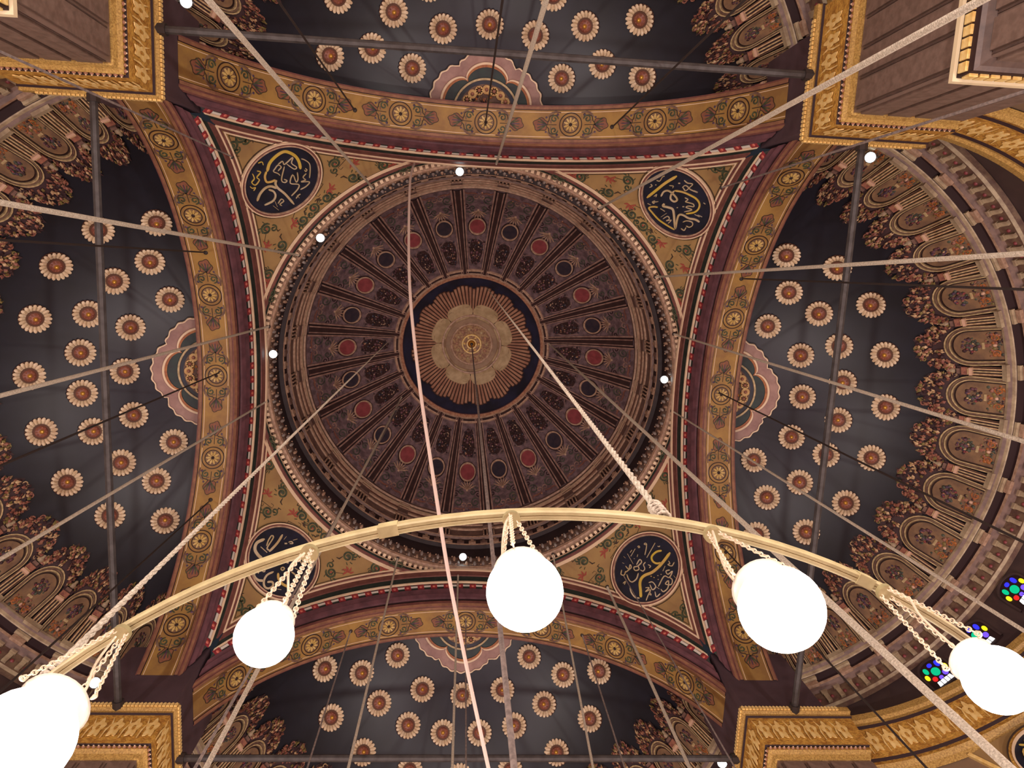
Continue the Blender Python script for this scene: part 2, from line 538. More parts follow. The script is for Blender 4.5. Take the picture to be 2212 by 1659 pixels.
b = MB(); b.box(-0.16, 0.16, -0.14, 0.14, -0.02, 0.03, beadred); b.cap(0, 0, 0.08, 0.04, 0.03, beaddot, 8, 2); redb_me = b.mesh('red_bead')
b = MB(); b.box(-0.19, 0.19, -0.07, 0.03, -0.02, 0.03, beadwhite); b.box(-0.19, 0.19, 0.05, 0.13, -0.02, 0.02, green); whb_me = b.mesh('white_bar')
NB = 37
for k in range(4):
    root = ob('arch', arch_me, None, side_rot(k), kind='structure', label='broad gold painted arch band with flower medallions ' + SIDEW[k])
    av = ob('archivolt', volt_me, root)
    for a in (0, 19.1, -19.1, 38.2, -38.2, 57.1, -57.1):
        ar = R_(a)
        P = soffit(ar, 11.6, 0.0)
        n = Vector((0, -math.sin(ar), -math.cos(ar)))
        tg = Vector((0, math.cos(ar), -math.sin(ar)))
        ob('medallion', smed_me, root, frame(P, n, tg))
        for sg in (1, -1):
            a2 = R_(a + sg * 2.9)
            n2 = Vector((0, -math.sin(a2), -math.cos(a2)))
            tg2 = Vector((0, math.cos(a2), -math.sin(a2)))
            ob('scrollwork', scrw_me, root, frame(soffit(a2, 11.6), n2, tg2 * sg))
            a3 = R_(a + sg * 6.6)
            n3 = Vector((0, -math.sin(a3), -math.cos(a3)))
            tg3 = Vector((0, math.cos(a3), -math.sin(a3)))
            if abs(a + sg * 6.6) < 66:
                ob('palmette', spal_me, root, frame(soffit(a3, 11.6), n3, tg3 * sg))
    for i in range(2 * NB + 1):
        # even spacing along the curve
        ang = R_(-58.5 + 117 * i / (2 * NB))
        w = math.sin(ang) / math.sin(R_(58.5)) * 0.985
        P = volt(w, 0.535, -0.03)
        P2 = volt(min(1, w + 0.004), 0.535, -0.03); P1 = volt(w - 0.004, 0.535, -0.03)
        tg = (P2 - P1).normalized()
        dn = volt(w, 0.6, 0) - volt(w, 0.45, 0)
        n = dn.cross(tg)
        if n.z > 0:
            n = -n
        M = frame(P, n, n.cross(tg))
        ob('red_bead' if i % 2 == 0 else 'white_bar', redb_me if i % 2 == 0 else whb_me, av, M)

# tie rods under the arches
for k in range(4):
    b = MB()
    b.tube([(11.74, -10.12, 22.9 + Z0), (11.74, 10.12, 22.9 + Z0)], 0.12, iron, 8, smooth=False)
    r = ob('tie_rod', b.mesh('tie_rod'), None, side_rot(k), label='dark iron tie rod spanning between capitals below the arch ' + SIDEW[k], category='tie rod', group='tie rods between the piers')
    for s_ in (-1, 1):
        b = MB(); b.tube([(11.74, s_ * 9.6, 22.9 + Z0), (11.74, s_ * 10.06, 22.9 + Z0)], 0.19, irondk, 8, smooth=False)
        ob('rod_socket', b.mesh('rod_socket'), r)

# ================================================================== PENDENTIVES
def psph(x, y, o=0.0):
    z = math.sqrt(PR * PR - x * x - y * y)
    v = Vector((x, y, z)) * ((PR - o) / PR)
    return Vector((v.x, v.y, v.z + PH + Z0))
def ppol(phi, r, o=0.0):
    return psph(r * math.cos(phi), r * math.sin(phi), o)
PHI0 = math.acos(10.05 / 10.46)
def prmax(phi):
    return 10.05 / max(math.cos(phi), math.sin(phi))
b = MB()
us = [PHI0 + (math.pi / 2 - 2 * PHI0) * i / 48 for i in range(49)]
b.grid(lambda u, v: ppol(u, 10.46 + (prmax(u) - 10.46) * v), us, [i / 12 for i in range(13)], tan)
pend_me = b.mesh('pendentive')
# cream and red border lines following the three edges
def pend_line(b, off, w, m, o):
    pts = []
    rr = 10.46 + off * 1.0
    lim = 10.05 - off
    ph0 = math.acos(min(1, lim / rr)) if lim < rr else 0
    for i in range(41):
        ph = ph0 + (math.pi / 2 - 2 * ph0) * i / 40
        pts.append((rr * math.cos(ph), rr * math.sin(ph)))
    for i in range(1, 25):
        t = i / 24
        x0 = rr * math.cos(math.pi / 2 - ph0); 
        pts.append((x0 + (lim - x0) * t, lim))
    y0 = rr * math.sin(ph0)
    for i in range(1, 24):
        t = i / 24
        pts.append((lim, lim + (y0 - lim) * t))
    b.strip(pts, w, 0, 1, m, mp=lambda x, y, z: psph(x, y, o * z), closed=True)
b = MB(); pend_line(b, 0.1, 0.05, cream, 0.04); pend_line(b, 0.03, 0.06, redbrown, 0.05); pend_line(b, 0.17, 0.02, scrolldk, 0.02); pline_me = b.mesh('border_line')

MC = psph(8.72, 8.72)
MN = (Vector((0, 0, PH + Z0)) - MC).normalized()
MU = Vector((-1, -1, 0))                 # "up" of a medallion points to the dome
MF = frame(MC + MN * 0.16, MN, MU)
MRAD = 1.66
b = MB()
b.ringband(0, MRAD, -0.12, 0.0, medblue, 48)
med_me = b.mesh('medallion')
b = MB()
b.ringband(MRAD, MRAD + 0.05, -0.1, 0.08, cornl, 56)
b.ringband(MRAD + 0.05, MRAD + 0.13, -0.1, 0.05, redbrown, 56)
b.ringband(MRAD + 0.13, MRAD + 0.18, -0.1, 0.09, cream, 56)
b.ringband(MRAD + 0.24, MRAD + 0.26, -0.15, 0.02, scrolldk, 56)
rim_me = b.mesh('rim')
def scroll_mesh(seed):
    rnd = random.Random(seed)
    b = MB()
    s = 0.3
    b.strip(spiral(0, 0, s, 1.6, rnd.random() * 6, 1, 26), 0.1, 0, 0.03, scroll)
    b.strip(spiral(0.36, 0.16, 0.2, 1.2, 2.5, -1, 18), 0.07, 0, 0.03, scroll)
    b.strip([(-0.28, -0.05), (-0.45, -0.22), (-0.62, -0.18)], 0.08, 0, 0.025, scrolldk)
    b.strip([(0.5, 0.2), (0.66, 0.1), (0.74, 0.24)], 0.07, 0, 0.025, scrolldk)
    for i in range(5):
        a = rnd.random() * 6.28
        x, y = 0.33 * math.cos(a), 0.33 * math.sin(a)
        b.strip([(x, y), (x + 0.16 * math.cos(a + 0.6), y + 0.16 * math.sin(a + 0.6))], 0.08, 0, 0.03, scroll)
    b.cap(0.02, 0, 0.07, 0.04, 0.0, redpaint if seed % 2 else flowG, 8, 2)
    return b.mesh('scroll')
scroll_mes = [scroll_mesh(i) for i in range(4)]
b = MB()
for a in (0.3, 1.2, 2.1, 2.9, 3.9):
    b.strip([(0, 0), (0.16 * math.cos(a), 0.16 * math.sin(a)), (0.3 * math.cos(a + 0.25), 0.3 * math.sin(a + 0.25))], [0.03, 0.1, 0.05], 0, 0.03, redpaint)
sprig_me = b.mesh('red_sprig')
b = MB()
b.strip([(-0.3, -0.1), (0.3, 0.15), (0.22, 0.3), (0.08, 0.24)], 0.022, 0, 0.015, scrolldk, taper=False)
b.strip([(-0.3, -0.1), (-0.2, -0.28), (-0.05, -0.2), (-0.12, -0.08)], 0.022, 0, 0.015, scrolldk, taper=False)
fret_me = b.mesh('fret_line')

# lettering strokes, read off the photograph (x, y in a 2164-wide enlargement of the region)
ZS = 2164 / 300.0
LETTERS = {
 2: ((480, 250), [
  ('y', 46, [(700, 870), (740, 740), (840, 630), (960, 560), (1060, 580), (1150, 640), (1200, 730), (1220, 830)]),
  ('y', 32, [(690, 870), (665, 950), (690, 1030), (760, 1030), (830, 1000)]), ('g', 36, [(845, 1000), (830, 1060), (870, 1130), (980, 1220), (1120, 1380)]),
  ('g', 36, [(545, 1330), (590, 1220), (670, 1130), (760, 1100), (850, 1130)]), ('g', 30, [(720, 1150), (800, 1180), (830, 1250), (790, 1330), (660, 1395)]),
  ('g', 14, [(870, 860), (920, 800), (870, 770), (820, 830), (800, 870), (870, 900), (900, 930)]), ('g', 15, [(870, 760), (940, 710), (970, 760), (1100, 650), (1080, 740), (1160, 800), (1120, 830), (1000, 750)]),
  ('g', 15, [(970, 790), (930, 950), (930, 1020), (980, 1040), (1010, 1010), (960, 990)]), ('g', 16, [(1170, 880), (1180, 990), (1150, 1030), (1100, 920), (1060, 1050), (1190, 1070), (1180, 1140), (1080, 1250)]),
  ('g', 15, [(1230, 670), (1290, 690), (1360, 750), (1370, 860), (1360, 970)]), ('g', 13, [(1290, 820), (1320, 840), (1300, 870), (1280, 840)]),
  ('g', 14, [(1310, 900), (1260, 960), (1300, 1000), (1230, 1030), (1360, 1030), (1310, 1100), (1220, 1150)]), ('g', 13, [(870, 1370), (920, 1300), (960, 1330), (900, 1380), (930, 1400)]),
  ('g', 13, [(820, 1330), (860, 1420)]), ('g', 13, [(790, 1400), (880, 1470)]), ('g', 13, [(1150, 1290), (1190, 1240), (1220, 1220)]), ('g', 13, [(1160, 1230), (1200, 1280)]),
  ('y', 15, [(470, 900), (500, 980), (460, 1040), (520, 1080), (580, 1000), (540, 960), (600, 880), (540, 860)]), ('y', 12, [(430, 1100), (470, 1130), (520, 1120), (490, 1170)]), ('y', 12, [(560, 740), (620, 720), (640, 770)])]),
 3: ((1360, 330), [
  ('y', 42, [(270, 700), (420, 580), (560, 470), (740, 360)]), ('g', 28, [(490, 680), (530, 610), (590, 590), (650, 620), (720, 690), (740, 740), (690, 760), (640, 720), (650, 650), (700, 590)]),
  ('y', 28, [(700, 590), (820, 610), (940, 660), (1040, 720), (1090, 800), (1070, 880), (1000, 930), (880, 950)]), ('g', 36, [(545, 790), (520, 830), (600, 850), (670, 880), (690, 960), (700, 1080), (715, 1190)]),
  ('g', 30, [(715, 1190), (740, 1050), (770, 970), (830, 970), (920, 1020), (1020, 1040), (1090, 1080)]), ('y', 24, [(700, 1200), (580, 1130), (450, 1040), (350, 930), (300, 860), (370, 840), (440, 850)]),
  ('g', 14, [(830, 540), (870, 590), (920, 550), (870, 510), (820, 540)]), ('g', 14, [(850, 430), (900, 470), (960, 480), (980, 500), (930, 560), (1060, 620), (1000, 590)]),
  ('g', 14, [(860, 700), (910, 730), (870, 760), (930, 780), (990, 800), (1000, 840), (920, 830), (880, 850), (970, 890), (850, 920)]), ('g', 13, [(480, 870), (550, 915)]), ('g', 13, [(490, 1000), (580, 940)]),
  ('g', 13, [(520, 1030), (590, 990), (620, 1030), (570, 1060), (650, 1050), (600, 1100)]), ('g', 15, [(830, 1080), (890, 1060), (970, 1080), (980, 1130), (930, 1160), (880, 1140)]), ('g', 15, [(800, 1180), (850, 1210), (880, 1160)]),
  ('g', 34, [(760, 475), (790, 475)]), ('g', 30, [(825, 840), (855, 840)]), ('g', 24, [(735, 855), (755, 855)]), ('g', 24, [(400, 500), (420, 500)]),
  ('g', 13, [(420, 430), (470, 440), (510, 380), (550, 360)]), ('g', 13, [(330, 490), (350, 520), (310, 540)]), ('g', 13, [(380, 680), (420, 650), (410, 690)]), ('g', 11, [(350, 770), (380, 790), (390, 750), (350, 770), (450, 760)]),
  ('g', 11, [(280, 790), (330, 815)]), ('g', 11, [(1010, 960), (1090, 1000)]), ('g', 11, [(1060, 970), (1130, 1000)]), ('g', 11, [(1150, 780), (1180, 800)]), ('g', 11, [(620, 510), (680, 520), (670, 550)])]),
 0: ((1300, 1120), [
  ('y', 30, [(935, 500), (850, 520), (780, 590), (790, 660), (850, 700), (930, 690)]), ('y', 44, [(1065, 530), (960, 670), (880, 760), (780, 840), (680, 880), (620, 930), (595, 1010), (605, 1130), (610, 1230)]),
  ('g', 18, [(830, 380), (700, 610)]), ('g', 13, [(680, 380), (660, 400), (690, 410), (700, 400), (680, 380)]), ('g', 13, [(700, 410), (690, 480), (670, 570)]), ('g', 13, [(555, 440), (580, 430), (590, 450), (565, 455)]),
  ('g', 13, [(520, 470), (450, 590)]), ('g', 13, [(400, 550), (490, 710)]), ('g', 12, [(440, 530), (470, 490)]), ('g', 11, [(340, 590), (370, 620)]), ('g', 11, [(320, 690), (350, 700)]),
  ('g', 15, [(310, 800), (300, 870), (350, 880), (370, 820)]), ('g', 15, [(370, 740), (420, 790), (440, 720), (460, 760), (420, 800), (370, 840)]), ('g', 17, [(390, 870), (420, 950), (470, 990), (540, 940), (570, 850)]),
  ('g', 16, [(540, 720), (590, 640), (620, 680), (560, 740), (500, 760), (520, 810), (580, 790), (560, 730)]), ('g', 14, [(680, 680), (650, 720), (670, 780), (640, 820), (600, 800)]), ('g', 14, [(720, 720), (760, 740), (740, 770)]),
  ('g', 14, [(560, 560), (550, 600)]), ('g', 16, [(500, 625), (514, 628)]), ('g', 20, [(440, 1070), (460, 1150), (520, 1230), (590, 1240)]), ('g', 13, [(330, 1010), (370, 980), (350, 1030)]),
  ('g', 13, [(1040, 660), (1060, 700), (1030, 720), (1090, 740), (1130, 680)]), ('g', 13, [(985, 740), (950, 820)]), ('g', 15, [(1060, 800), (1000, 820), (1030, 870), (1100, 820), (1050, 920), (970, 900), (880, 1060)]),
  ('g', 15, [(1060, 920), (1100, 960), (1080, 1030), (990, 1020), (1040, 970), (1030, 1080), (960, 1140), (920, 1100)]), ('g', 15, [(730, 1000), (790, 990), (840, 1060), (790, 1110), (750, 1030)]), ('g', 15, [(840, 1060), (900, 1100)]),
  ('g', 15, [(830, 1140), (850, 1220), (910, 1170)]), ('g', 13, [(680, 1080), (740, 1080), (680, 1140), (760, 1110), (720, 1200), (690, 1280)]), ('g', 13, [(740, 1140), (770, 1190), (730, 1180)]),
  ('y', 24, [(760, 900), (780, 900)]), ('y', 22, [(806, 920), (824, 920)]), ('g', 20, [(866, 890), (884, 890)]), ('g', 20, [(916, 870), (934, 870)]), ('g', 20, [(871, 950), (889, 950)]),
  ('g', 11, [(870, 430), (890, 440), (905, 425)]), ('g', 11, [(1120, 890), (1150, 930)])]),
 1: ((480, 1120), [
  ('g', 46, [(660, 320), (540, 380), (510, 480), (560, 570), (620, 620)]), ('g', 20, [(770, 260), (720, 340), (690, 430)]), ('g', 20, [(780, 260), (795, 300), (720, 420), (700, 470), (740, 500)]),
  ('g', 36, [(940, 250), (860, 380), (730, 520)]), ('g', 17, [(600, 440), (700, 530)]), ('g', 13, [(1000, 280), (960, 330)]), ('g', 44, [(970, 390), (1010, 390)]), ('g', 44, [(1000, 690), (1035, 690)]), ('g', 40, [(1062, 662), (1098, 655)]),
  ('g', 15, [(1030, 370), (1080, 360), (1100, 390), (1050, 390)]), ('g', 15, [(1100, 340), (1170, 320)]), ('g', 26, [(770, 680), (850, 690), (930, 670), (950, 620)]), ('g', 15, [(660, 730), (660, 830), (590, 800), (560, 860)]),
  ('g', 14, [(660, 780), (720, 760)]), ('g', 36, [(490, 800), (500, 900), (560, 960), (650, 970)]), ('g', 30, [(800, 830), (700, 880), (650, 970), (660, 1060), (720, 1090), (790, 1050), (780, 990), (700, 990)]),
  ('g', 17, [(910, 780), (940, 760), (970, 780), (940, 810), (910, 780)]), ('y', 36, [(870, 850), (880, 940), (940, 1020), (1040, 1070)]), ('g', 20, [(1080, 830), (1140, 880), (1150, 930)]),
  ('g', 16, [(1210, 650), (1240, 700), (1260, 660)]), ('g', 18, [(1130, 770), (1200, 810)]), ('g', 14, [(860, 1100), (920, 1110)])])}

def catmull(pts, sub=4):
    if len(pts) < 3:
        return [Vector(p) for p in pts]
    P = [Vector(p) for p in pts]
    P = [P[0] * 2 - P[1]] + P + [P[-1] * 2 - P[-2]]
    out = []
    for i in range(1, len(P) - 2):
        for j in range(sub):
            t = j / sub
            a, b_, c, d = P[i - 1], P[i], P[i + 1], P[i + 2]
            out.append(0.5 * ((2 * b_) + (c - a) * t + (2 * a - 5 * b_ + 4 * c - d) * t * t + (3 * b_ - a - 3 * c + d) * t ** 3))
    out.append(P[-2])
    return out

scr_pos = [(21, 10.78, 0), (25, 10.85, 40), (33, 10.9, 20), (34.5, 11.65, 100), (41, 10.85, 10), (45, 10.88, 0), (44, 13.78, 60)]
for k in range(4):
    rootm = side_rot(k)
    root = ob('pendentive', pend_me, None, rootm, kind='structure', label='curved triangular ochre pendentive with script roundel ' + CORNW[k])
    ob('border_line', pline_me, root)
    md = ob('medallion', med_me, root, MF, label='dark blue roundel with gilded calligraphy')
    ob('rim', rim_me, md)
    (ox, oy), strokes = LETTERS[k]
    WM = rootm @ MF
    WI = WM.inverted()
    nrm = (WM.to_3x3() @ Vector((0, 0, 1)))
    P0 = WM @ Vector((0, 0, 0.02))
    b = MB()
    for col, w, pts in strokes:
        loc = []
        for zx, zy in pts:
            p = at_plane((ox + zx / ZS, oy + zy / ZS), P0, nrm)
            q = WI @ p
            r = math.hypot(q.x, q.y)
            if r > MRAD - 0.05:
                q = q * ((MRAD - 0.05) / r)
            loc.append((q.x, q.y))
        d = (at_plane((ox + pts[0][0] / ZS, oy + pts[0][1] / ZS), P0, nrm) - EYE).length
        b.strip(catmull(loc), w / ZS / F * d * 0.92, -0.01, 0.035, scriptyel if col == 'y' else script)
    ob('calligraphy', b.mesh('calligraphy'), md)
    for q, (ph, r, ro) in enumerate(scr_pos):
        for sg in (1, -1):
            if sg == -1 and abs(ph - 45) < 0.5:
                continue
            p = R_(ph) if sg == 1 else R_(90 - ph)
            if r > prmax(p) - 0.25 and r < 13:
                r = prmax(p) - 0.3
            P = ppol(p, r)
            n = (Vector((0, 0, PH + Z0)) - P).normalized()
            M = frame(P, n, (-math.cos(p), -math.sin(p), 0)) @ Matrix.Rotation(R_(ro * sg), 4, 'Z') @ Matrix.Diagonal((0.9 * sg, 0.9, 1, 1))
            ob('scroll', scroll_mes[q % 4], root, M)
    for ph, r in ((23, 10.95), (31, 11.35), (39, 11.05)):
        for sg in (1, -1):
            p = R_(ph) if sg == 1 else R_(90 - ph)
            r2 = min(r, prmax(p) - 0.2)
            P = ppol(p, r2); n = (Vector((0, 0, PH + Z0)) - P).normalized()
            ob('red_sprig', sprig_me, root, frame(P, n, (-math.cos(p), -math.sin(p), 0)))
            P = ppol(p + R_(2 * sg), min(r2 + 0.2, prmax(p + R_(2 * sg)) - 0.2)); n = (Vector((0, 0, PH + Z0)) - P).normalized()
            ob('fret_line', fret_me, root, frame(P, n, (-math.cos(p), -math.sin(p), 0)))

# ================================================================== DOME
DA, DB, DH = 10.0, 8.45, 42.95
def dz(r):
    return 43.0 + 8.4 * (1 - (abs(r) / 10.0) ** 1.7)
def dpt(r, a, o=0.0):
    # o: distance out of the shell towards the hall
    z = dz(r)
    nr, nz = 8.4 * 0.17 * (abs(r) / 10.0) ** 0.7, 1.0
    l = math.hypot(nr, nz)
    rr = r - o * nr / l
    return Vector((rr * math.cos(a), rr * math.sin(a), z - o * nz / l + Z0))
def dframe(r, a):
    P = dpt(r, a)
    n = (dpt(r, a, 1.0) - P)
    up = Vector((-math.cos(a), -math.sin(a), 0.6))
    return frame(P, n, up)
# drum
drum = [(10.62, 34.5), (10.52, 34.62), (10.5, 34.7), (10.44, 34.74), (10.4, 34.78), (10.34, 34.9), (10.33, 35.0), (10.36, 35.05), (10.36, 35.3), (10.12, 35.45), (10.08, 35.6), (10.22, 36.8), (10.2, 36.95), (10.42, 37.1)]
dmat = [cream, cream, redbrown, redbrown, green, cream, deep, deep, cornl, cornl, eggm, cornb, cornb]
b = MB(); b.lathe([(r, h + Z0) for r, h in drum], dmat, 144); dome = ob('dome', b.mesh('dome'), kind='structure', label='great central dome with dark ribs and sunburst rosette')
b = MB(); b.lathe([(10.42, 37.1 + Z0), (10.42, 38.75 + Z0), (10.2, 38.85 + Z0)], drumdk, 144); ob('drum_wall', b.mesh('drum_wall'), dome)
b = MB(); b.lathe([(r, h + Z0) for r, h in [(10.2, 38.8), (10.16, 38.9), (10.2, 39.0), (10.2, 39.65), (10.08, 39.7), (10.05, 39.8)]], [cornl, cornb, deep, cornb, cornl], 144); ob('crenellated_band', b.mesh('crenellated_band'), dome)
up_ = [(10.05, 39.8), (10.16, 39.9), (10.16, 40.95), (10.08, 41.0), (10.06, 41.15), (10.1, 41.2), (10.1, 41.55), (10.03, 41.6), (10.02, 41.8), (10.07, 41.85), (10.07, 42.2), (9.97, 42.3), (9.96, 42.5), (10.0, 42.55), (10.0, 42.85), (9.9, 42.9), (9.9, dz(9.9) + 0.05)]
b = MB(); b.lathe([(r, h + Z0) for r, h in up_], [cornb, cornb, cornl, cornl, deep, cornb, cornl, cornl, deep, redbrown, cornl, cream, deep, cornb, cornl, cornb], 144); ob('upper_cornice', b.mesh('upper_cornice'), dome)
silver = mat('silver_egg', '#a59c96', '#857a76', 8, rough=0.4)
# dentils, egg ornaments, merlons (too small to pick apart): joined
b = MB()
for i in range(230):
    a = 2 * math.pi * i / 230
    c, s = math.cos(a), math.sin(a)
    x = 10.26
    q = []
    for dx, dy, h in ((-0.09, -0.075, 35.06), (0.08, -0.075, 35.06), (0.08, 0.075, 35.06), (-0.09, 0.075, 35.06), (-0.09, -0.075, 35.26), (0.08, -0.075, 35.26), (0.08, 0.075, 35.26), (-0.09, 0.075, 35.26)):
        q.append(b.V(((x + dx) * c - dy * s, (x + dx) * s + dy * c, h + Z0)))
    for f in ((0, 1, 2, 3), (0, 1, 5, 4), (1, 2, 6, 5), (2, 3, 7, 6), (3, 0, 4, 7)):
        b.F([q[j] for j in f], cream)
ob('dentil_row', b.mesh('dentil_row'), dome, kind='stuff')
b = MB()
for i in range(288):
    a = 2 * math.pi * i / 288
    M = frame((10.06 * math.cos(a), 10.06 * math.sin(a), 36.15 + Z0), (-math.cos(a), -math.sin(a), -0.15), (0, 0, 1))
    mp = lambda x, y, z: M @ Vector((x, y, z))
    b.cap(0, 0.22 if i % 2 else -0.2, 0.085, 0.09, 0, silver if i % 3 else cornl, 6, 2, mp=mp, sy=3.0)
    b.cap(0.1, -0.3 if i % 2 else 0.4, 0.05, 0.06, 0, cornl, 5, 2, mp=mp)
ob('egg_row', b.mesh('egg_row'), dome, kind='stuff')
b = MB()
for i in range(96):
    a = 2 * math.pi * (i + 0.5) / 96
    M = frame((10.19 * math.cos(a), 10.19 * math.sin(a), 39.0 + Z0), (-math.cos(a), -math.sin(a), 0), (0, 0, 1))
    mp = lambda x, y, z: M @ Vector((x, y, z))
    b.prism([(-0.2, 0), (0.2, 0), (0.2, 0.3), (0.08, 0.3), (0.08, 0.55), (-0.08, 0.55), (-0.08, 0.3), (-0.2, 0.3)], 0, 0.06, cornl if i % 2 else cornb, mp=mp)
ob('merlon_row', b.mesh('merlon_row'), dome, kind='stuff')
# bracket of three bars at each rib
b = MB()
b.box(-0.36, 0.36, 0, 1.0, 0, 0.05, deep)
for x in (-0.3, -0.1, 0.1, 0.3):
    b.box(x - 0.04, x + 0.04, 0.02, 0.98, 0.05, 0.13, cornl)
b.box(-0.38, 0.38, -0.08, 0.0, 0, 0.1, cornb)
b.box(-0.38, 0.38, 1.0, 1.08, 0, 0.14, cornl)
brk_me = b.mesh('bracket')
b = MB(); b.box(-0.32, 0.32, 0, 1.6, 0, 0.09, cornb); b.box(-0.35, 0.35, 1.42, 1.52, 0, 0.15, cornl); b.box(-0.34, 0.34, 0.75, 0.85, 0.0, 0.13, cornl); key_me = b.mesh('cornice_block')
# shell panels, ribs
b = MB()
wid = R_(7.5)
b.grid(lambda u, v: dpt(u, v), [4.95 + (9.93 - 4.95) * i / 12 for i in range(13)], [-wid + 2 * wid * j / 6 for j in range(7)], panelm)
pan_me = b.mesh('shell_panel')
def rib_mesh():
    b = MB()
    rs = [5.05 + (9.92 - 5.05) * i / 14 for i in range(15)]
    prof = [(-0.36, 0.0), (-0.36, 0.07), (-0.27, 0.07), (-0.26, 0.03), (-0.2, 0.03), (-0.19, 0.13), (-0.12, 0.16), (0.12, 0.16), (0.19, 0.13), (0.2, 0.03), (0.26, 0.03), (0.27, 0.07), (0.36, 0.07), (0.36, 0.0)]
    ms = [ribedge, ribedge, ribm, deep, deep, ribedge, ribm, ribedge, deep, deep, ribm, ribedge, ribedge]
    for i in range(len(ms)):
        (x0, o0), (x1, o1) = prof[i], prof[i + 1]
        def fn(u, v):
            sc = 0.62 + 0.38 * (u - 5.2) / 4.54
            x = (x0 + (x1 - x0) * v) * sc * 1.18
            return dpt(u, x / u, o0 + (o1 - o0) * v)
        b.grid(fn, rs, (0, 1), ms[i], False)
    return b.mesh('rib')
rib_me = rib_mesh()
def roundel(m):
    b = MB()
    b.ringband(0, 0.5, 0, 0.03, m, 28)
    b.ringband(0.5, 0.58, 0, 0.1, cornl, 32)
    b.ringband(0.58, 0.64, 0, 0.06, deep, 32)
    return b.mesh('roundel')
rr_me, rb_me = roundel(roundred), roundel(roundblue)
b = MB()
for i in range(7):
    a = math.pi / 2 + (i - 3) * 0.36
    b.strip([(0.08 * math.cos(a), 0.08 * math.sin(a)), (0.34 * math.cos(a), 0.34 * math.sin(a)), (0.6 * math.cos(a), 0.6 * math.sin(a))], [0.03, 0.07, 0.04], 0.0, 0.06, cornl)
b.cap(0, 0.02, 0.09, 0.07, 0, cornl, 8, 2)
for sx in (-1, 1):
    b.strip([(sx * x, y) for x, y in spiral(0.34, -0.12, 0.2, 1.2, 2.0, -1, 16)], 0.05, 0, 0.04, flowG)
palm_me = b.mesh('palmette')
def floral(seed):
    rnd = random.Random(seed)
    b = MB()
    b.prism([(0.4 * math.cos(2 * math.pi * q / 16) * (1 - 0.25 * math.sin(2 * math.pi * q / 16)), 0.95 * math.sin(2 * math.pi * q / 16)) for q in range(16)], 0, 0.02, ribm)
    for i in range(58):
        y = rnd.uniform(-0.85, 0.85)
        x = rnd.uniform(-1, 1) * (0.36 - 0.14 * (y / 0.85))
        b.cap(x, y, rnd.uniform(0.05, 0.11), rnd.uniform(0.04, 0.09), 0, rnd.choice([deep, ribm, maroon, ribm, roundblue]), 7, 2)
    for i in range(14):
        y = rnd.uniform(-0.7, 0.75)
        b.cap(rnd.uniform(-0.2, 0.2), y, 0.05, 0.08, 0, rnd.choice([cornl, pinkgilt, cornb]), 6, 2)
    for sx in (-1, 1):
        b.strip([(sx * 0.1, -1.0), (sx * 0.46, -0.7), (sx * 0.42, 0.2), (sx * 0.25, 0.85)], 0.04, 0, 0.03, ribedge)
    return b.mesh('floral_panel')
flo_mes = [floral(3), floral(4), floral(5)]
paneltrim = mat('panel_trim', '#85594c', '#6c463e', 5, rough=0.55)
def arab(seed):
    rnd = random.Random(seed)
    b = MB()
    for sx in (-1, 1):
        b.strip([(sx * x, y) for x, y in spiral(0.55, 0.1, 0.3, 1.4, 1, 1, 20)], 0.06, 0, 0.04, flowG)
        b.strip([(sx * x, y) for x, y in spiral(0.2, -0.1, 0.2, 1.1, 4, -1, 16)], 0.05, 0, 0.04, ribedge)
        b.strip([(sx * 0.95, -0.45), (sx * 0.7, -0.3), (sx * 0.45, -0.35), (sx * 0.1, -0.3)], 0.09, 0, 0.05, paneltrim)
        b.strip([(sx * 0.85, -0.2), (sx * 0.98, 0.1), (sx * 0.8, 0.4)], 0.07, 0, 0.04, paneltrim)
        b.strip([(sx * x, y) for x, y in spiral(0.72, 0.62, 0.24, 1.3, 3, -1, 18)], 0.06, 0, 0.04, deep)
        b.strip([(sx * x, y) for x, y in spiral(0.62, 1.15, 0.2, 1.2, 1, 1, 16)], 0.05, 0, 0.04, flowG)
        for i in range(5):
            b.cap(sx * rnd.uniform(0.1, 0.9), rnd.uniform(-0.4, 0.45), 0.06, 0.05, 0, rnd.choice([flowP, flowG, folD, pinkgilt]), 6, 2)
    return b.mesh('arabesque')
ara_mes = [arab(1), arab(2)]
for i in range(24):
    a = R_(15 * i)
    Rz = Matrix.Rotation(a, 4, 'Z')
    pn = ob('shell_panel', pan_me, dome, Rz)
    ob('roundel', rr_me if i % 2 == 0 else rb_me, pn, dframe(7.95, 0) @ Matrix.Diagonal((0.92, 1.3, 1, 1)))
    ob('palmette', palm_me, pn, dframe(8.82, 0) @ Matrix.Diagonal((1, 1.3, 1, 1)))
    M = dframe(6.4, 0) @ Matrix.Diagonal((1.05, 1.25, 1.2, 1))
    ob('floral_panel', flo_mes[i % 3], pn, M)
    ob('arabesque', ara_mes[i % 2], pn, dframe(9.45, 0) @ Matrix.Diagonal((1, 1.2, 1, 1)))
    a2 = R_(15 * i + 7.5)
    ob('rib', rib_me, dome, Matrix.Rotation(a2, 4, 'Z'))
    ob('bracket', brk_me, dome, frame((10.14 * math.cos(a2), 10.14 * math.sin(a2), 39.9 + Z0), (-math.cos(a2), -math.sin(a2), 0), (0, 0, 1)))
    ob('cornice_block', key_me, dome, frame((10.08 * math.cos(a2), 10.08 * math.sin(a2), 41.25 + Z0), (-math.cos(a2), -math.sin(a2), 0), (0, 0, 1)))
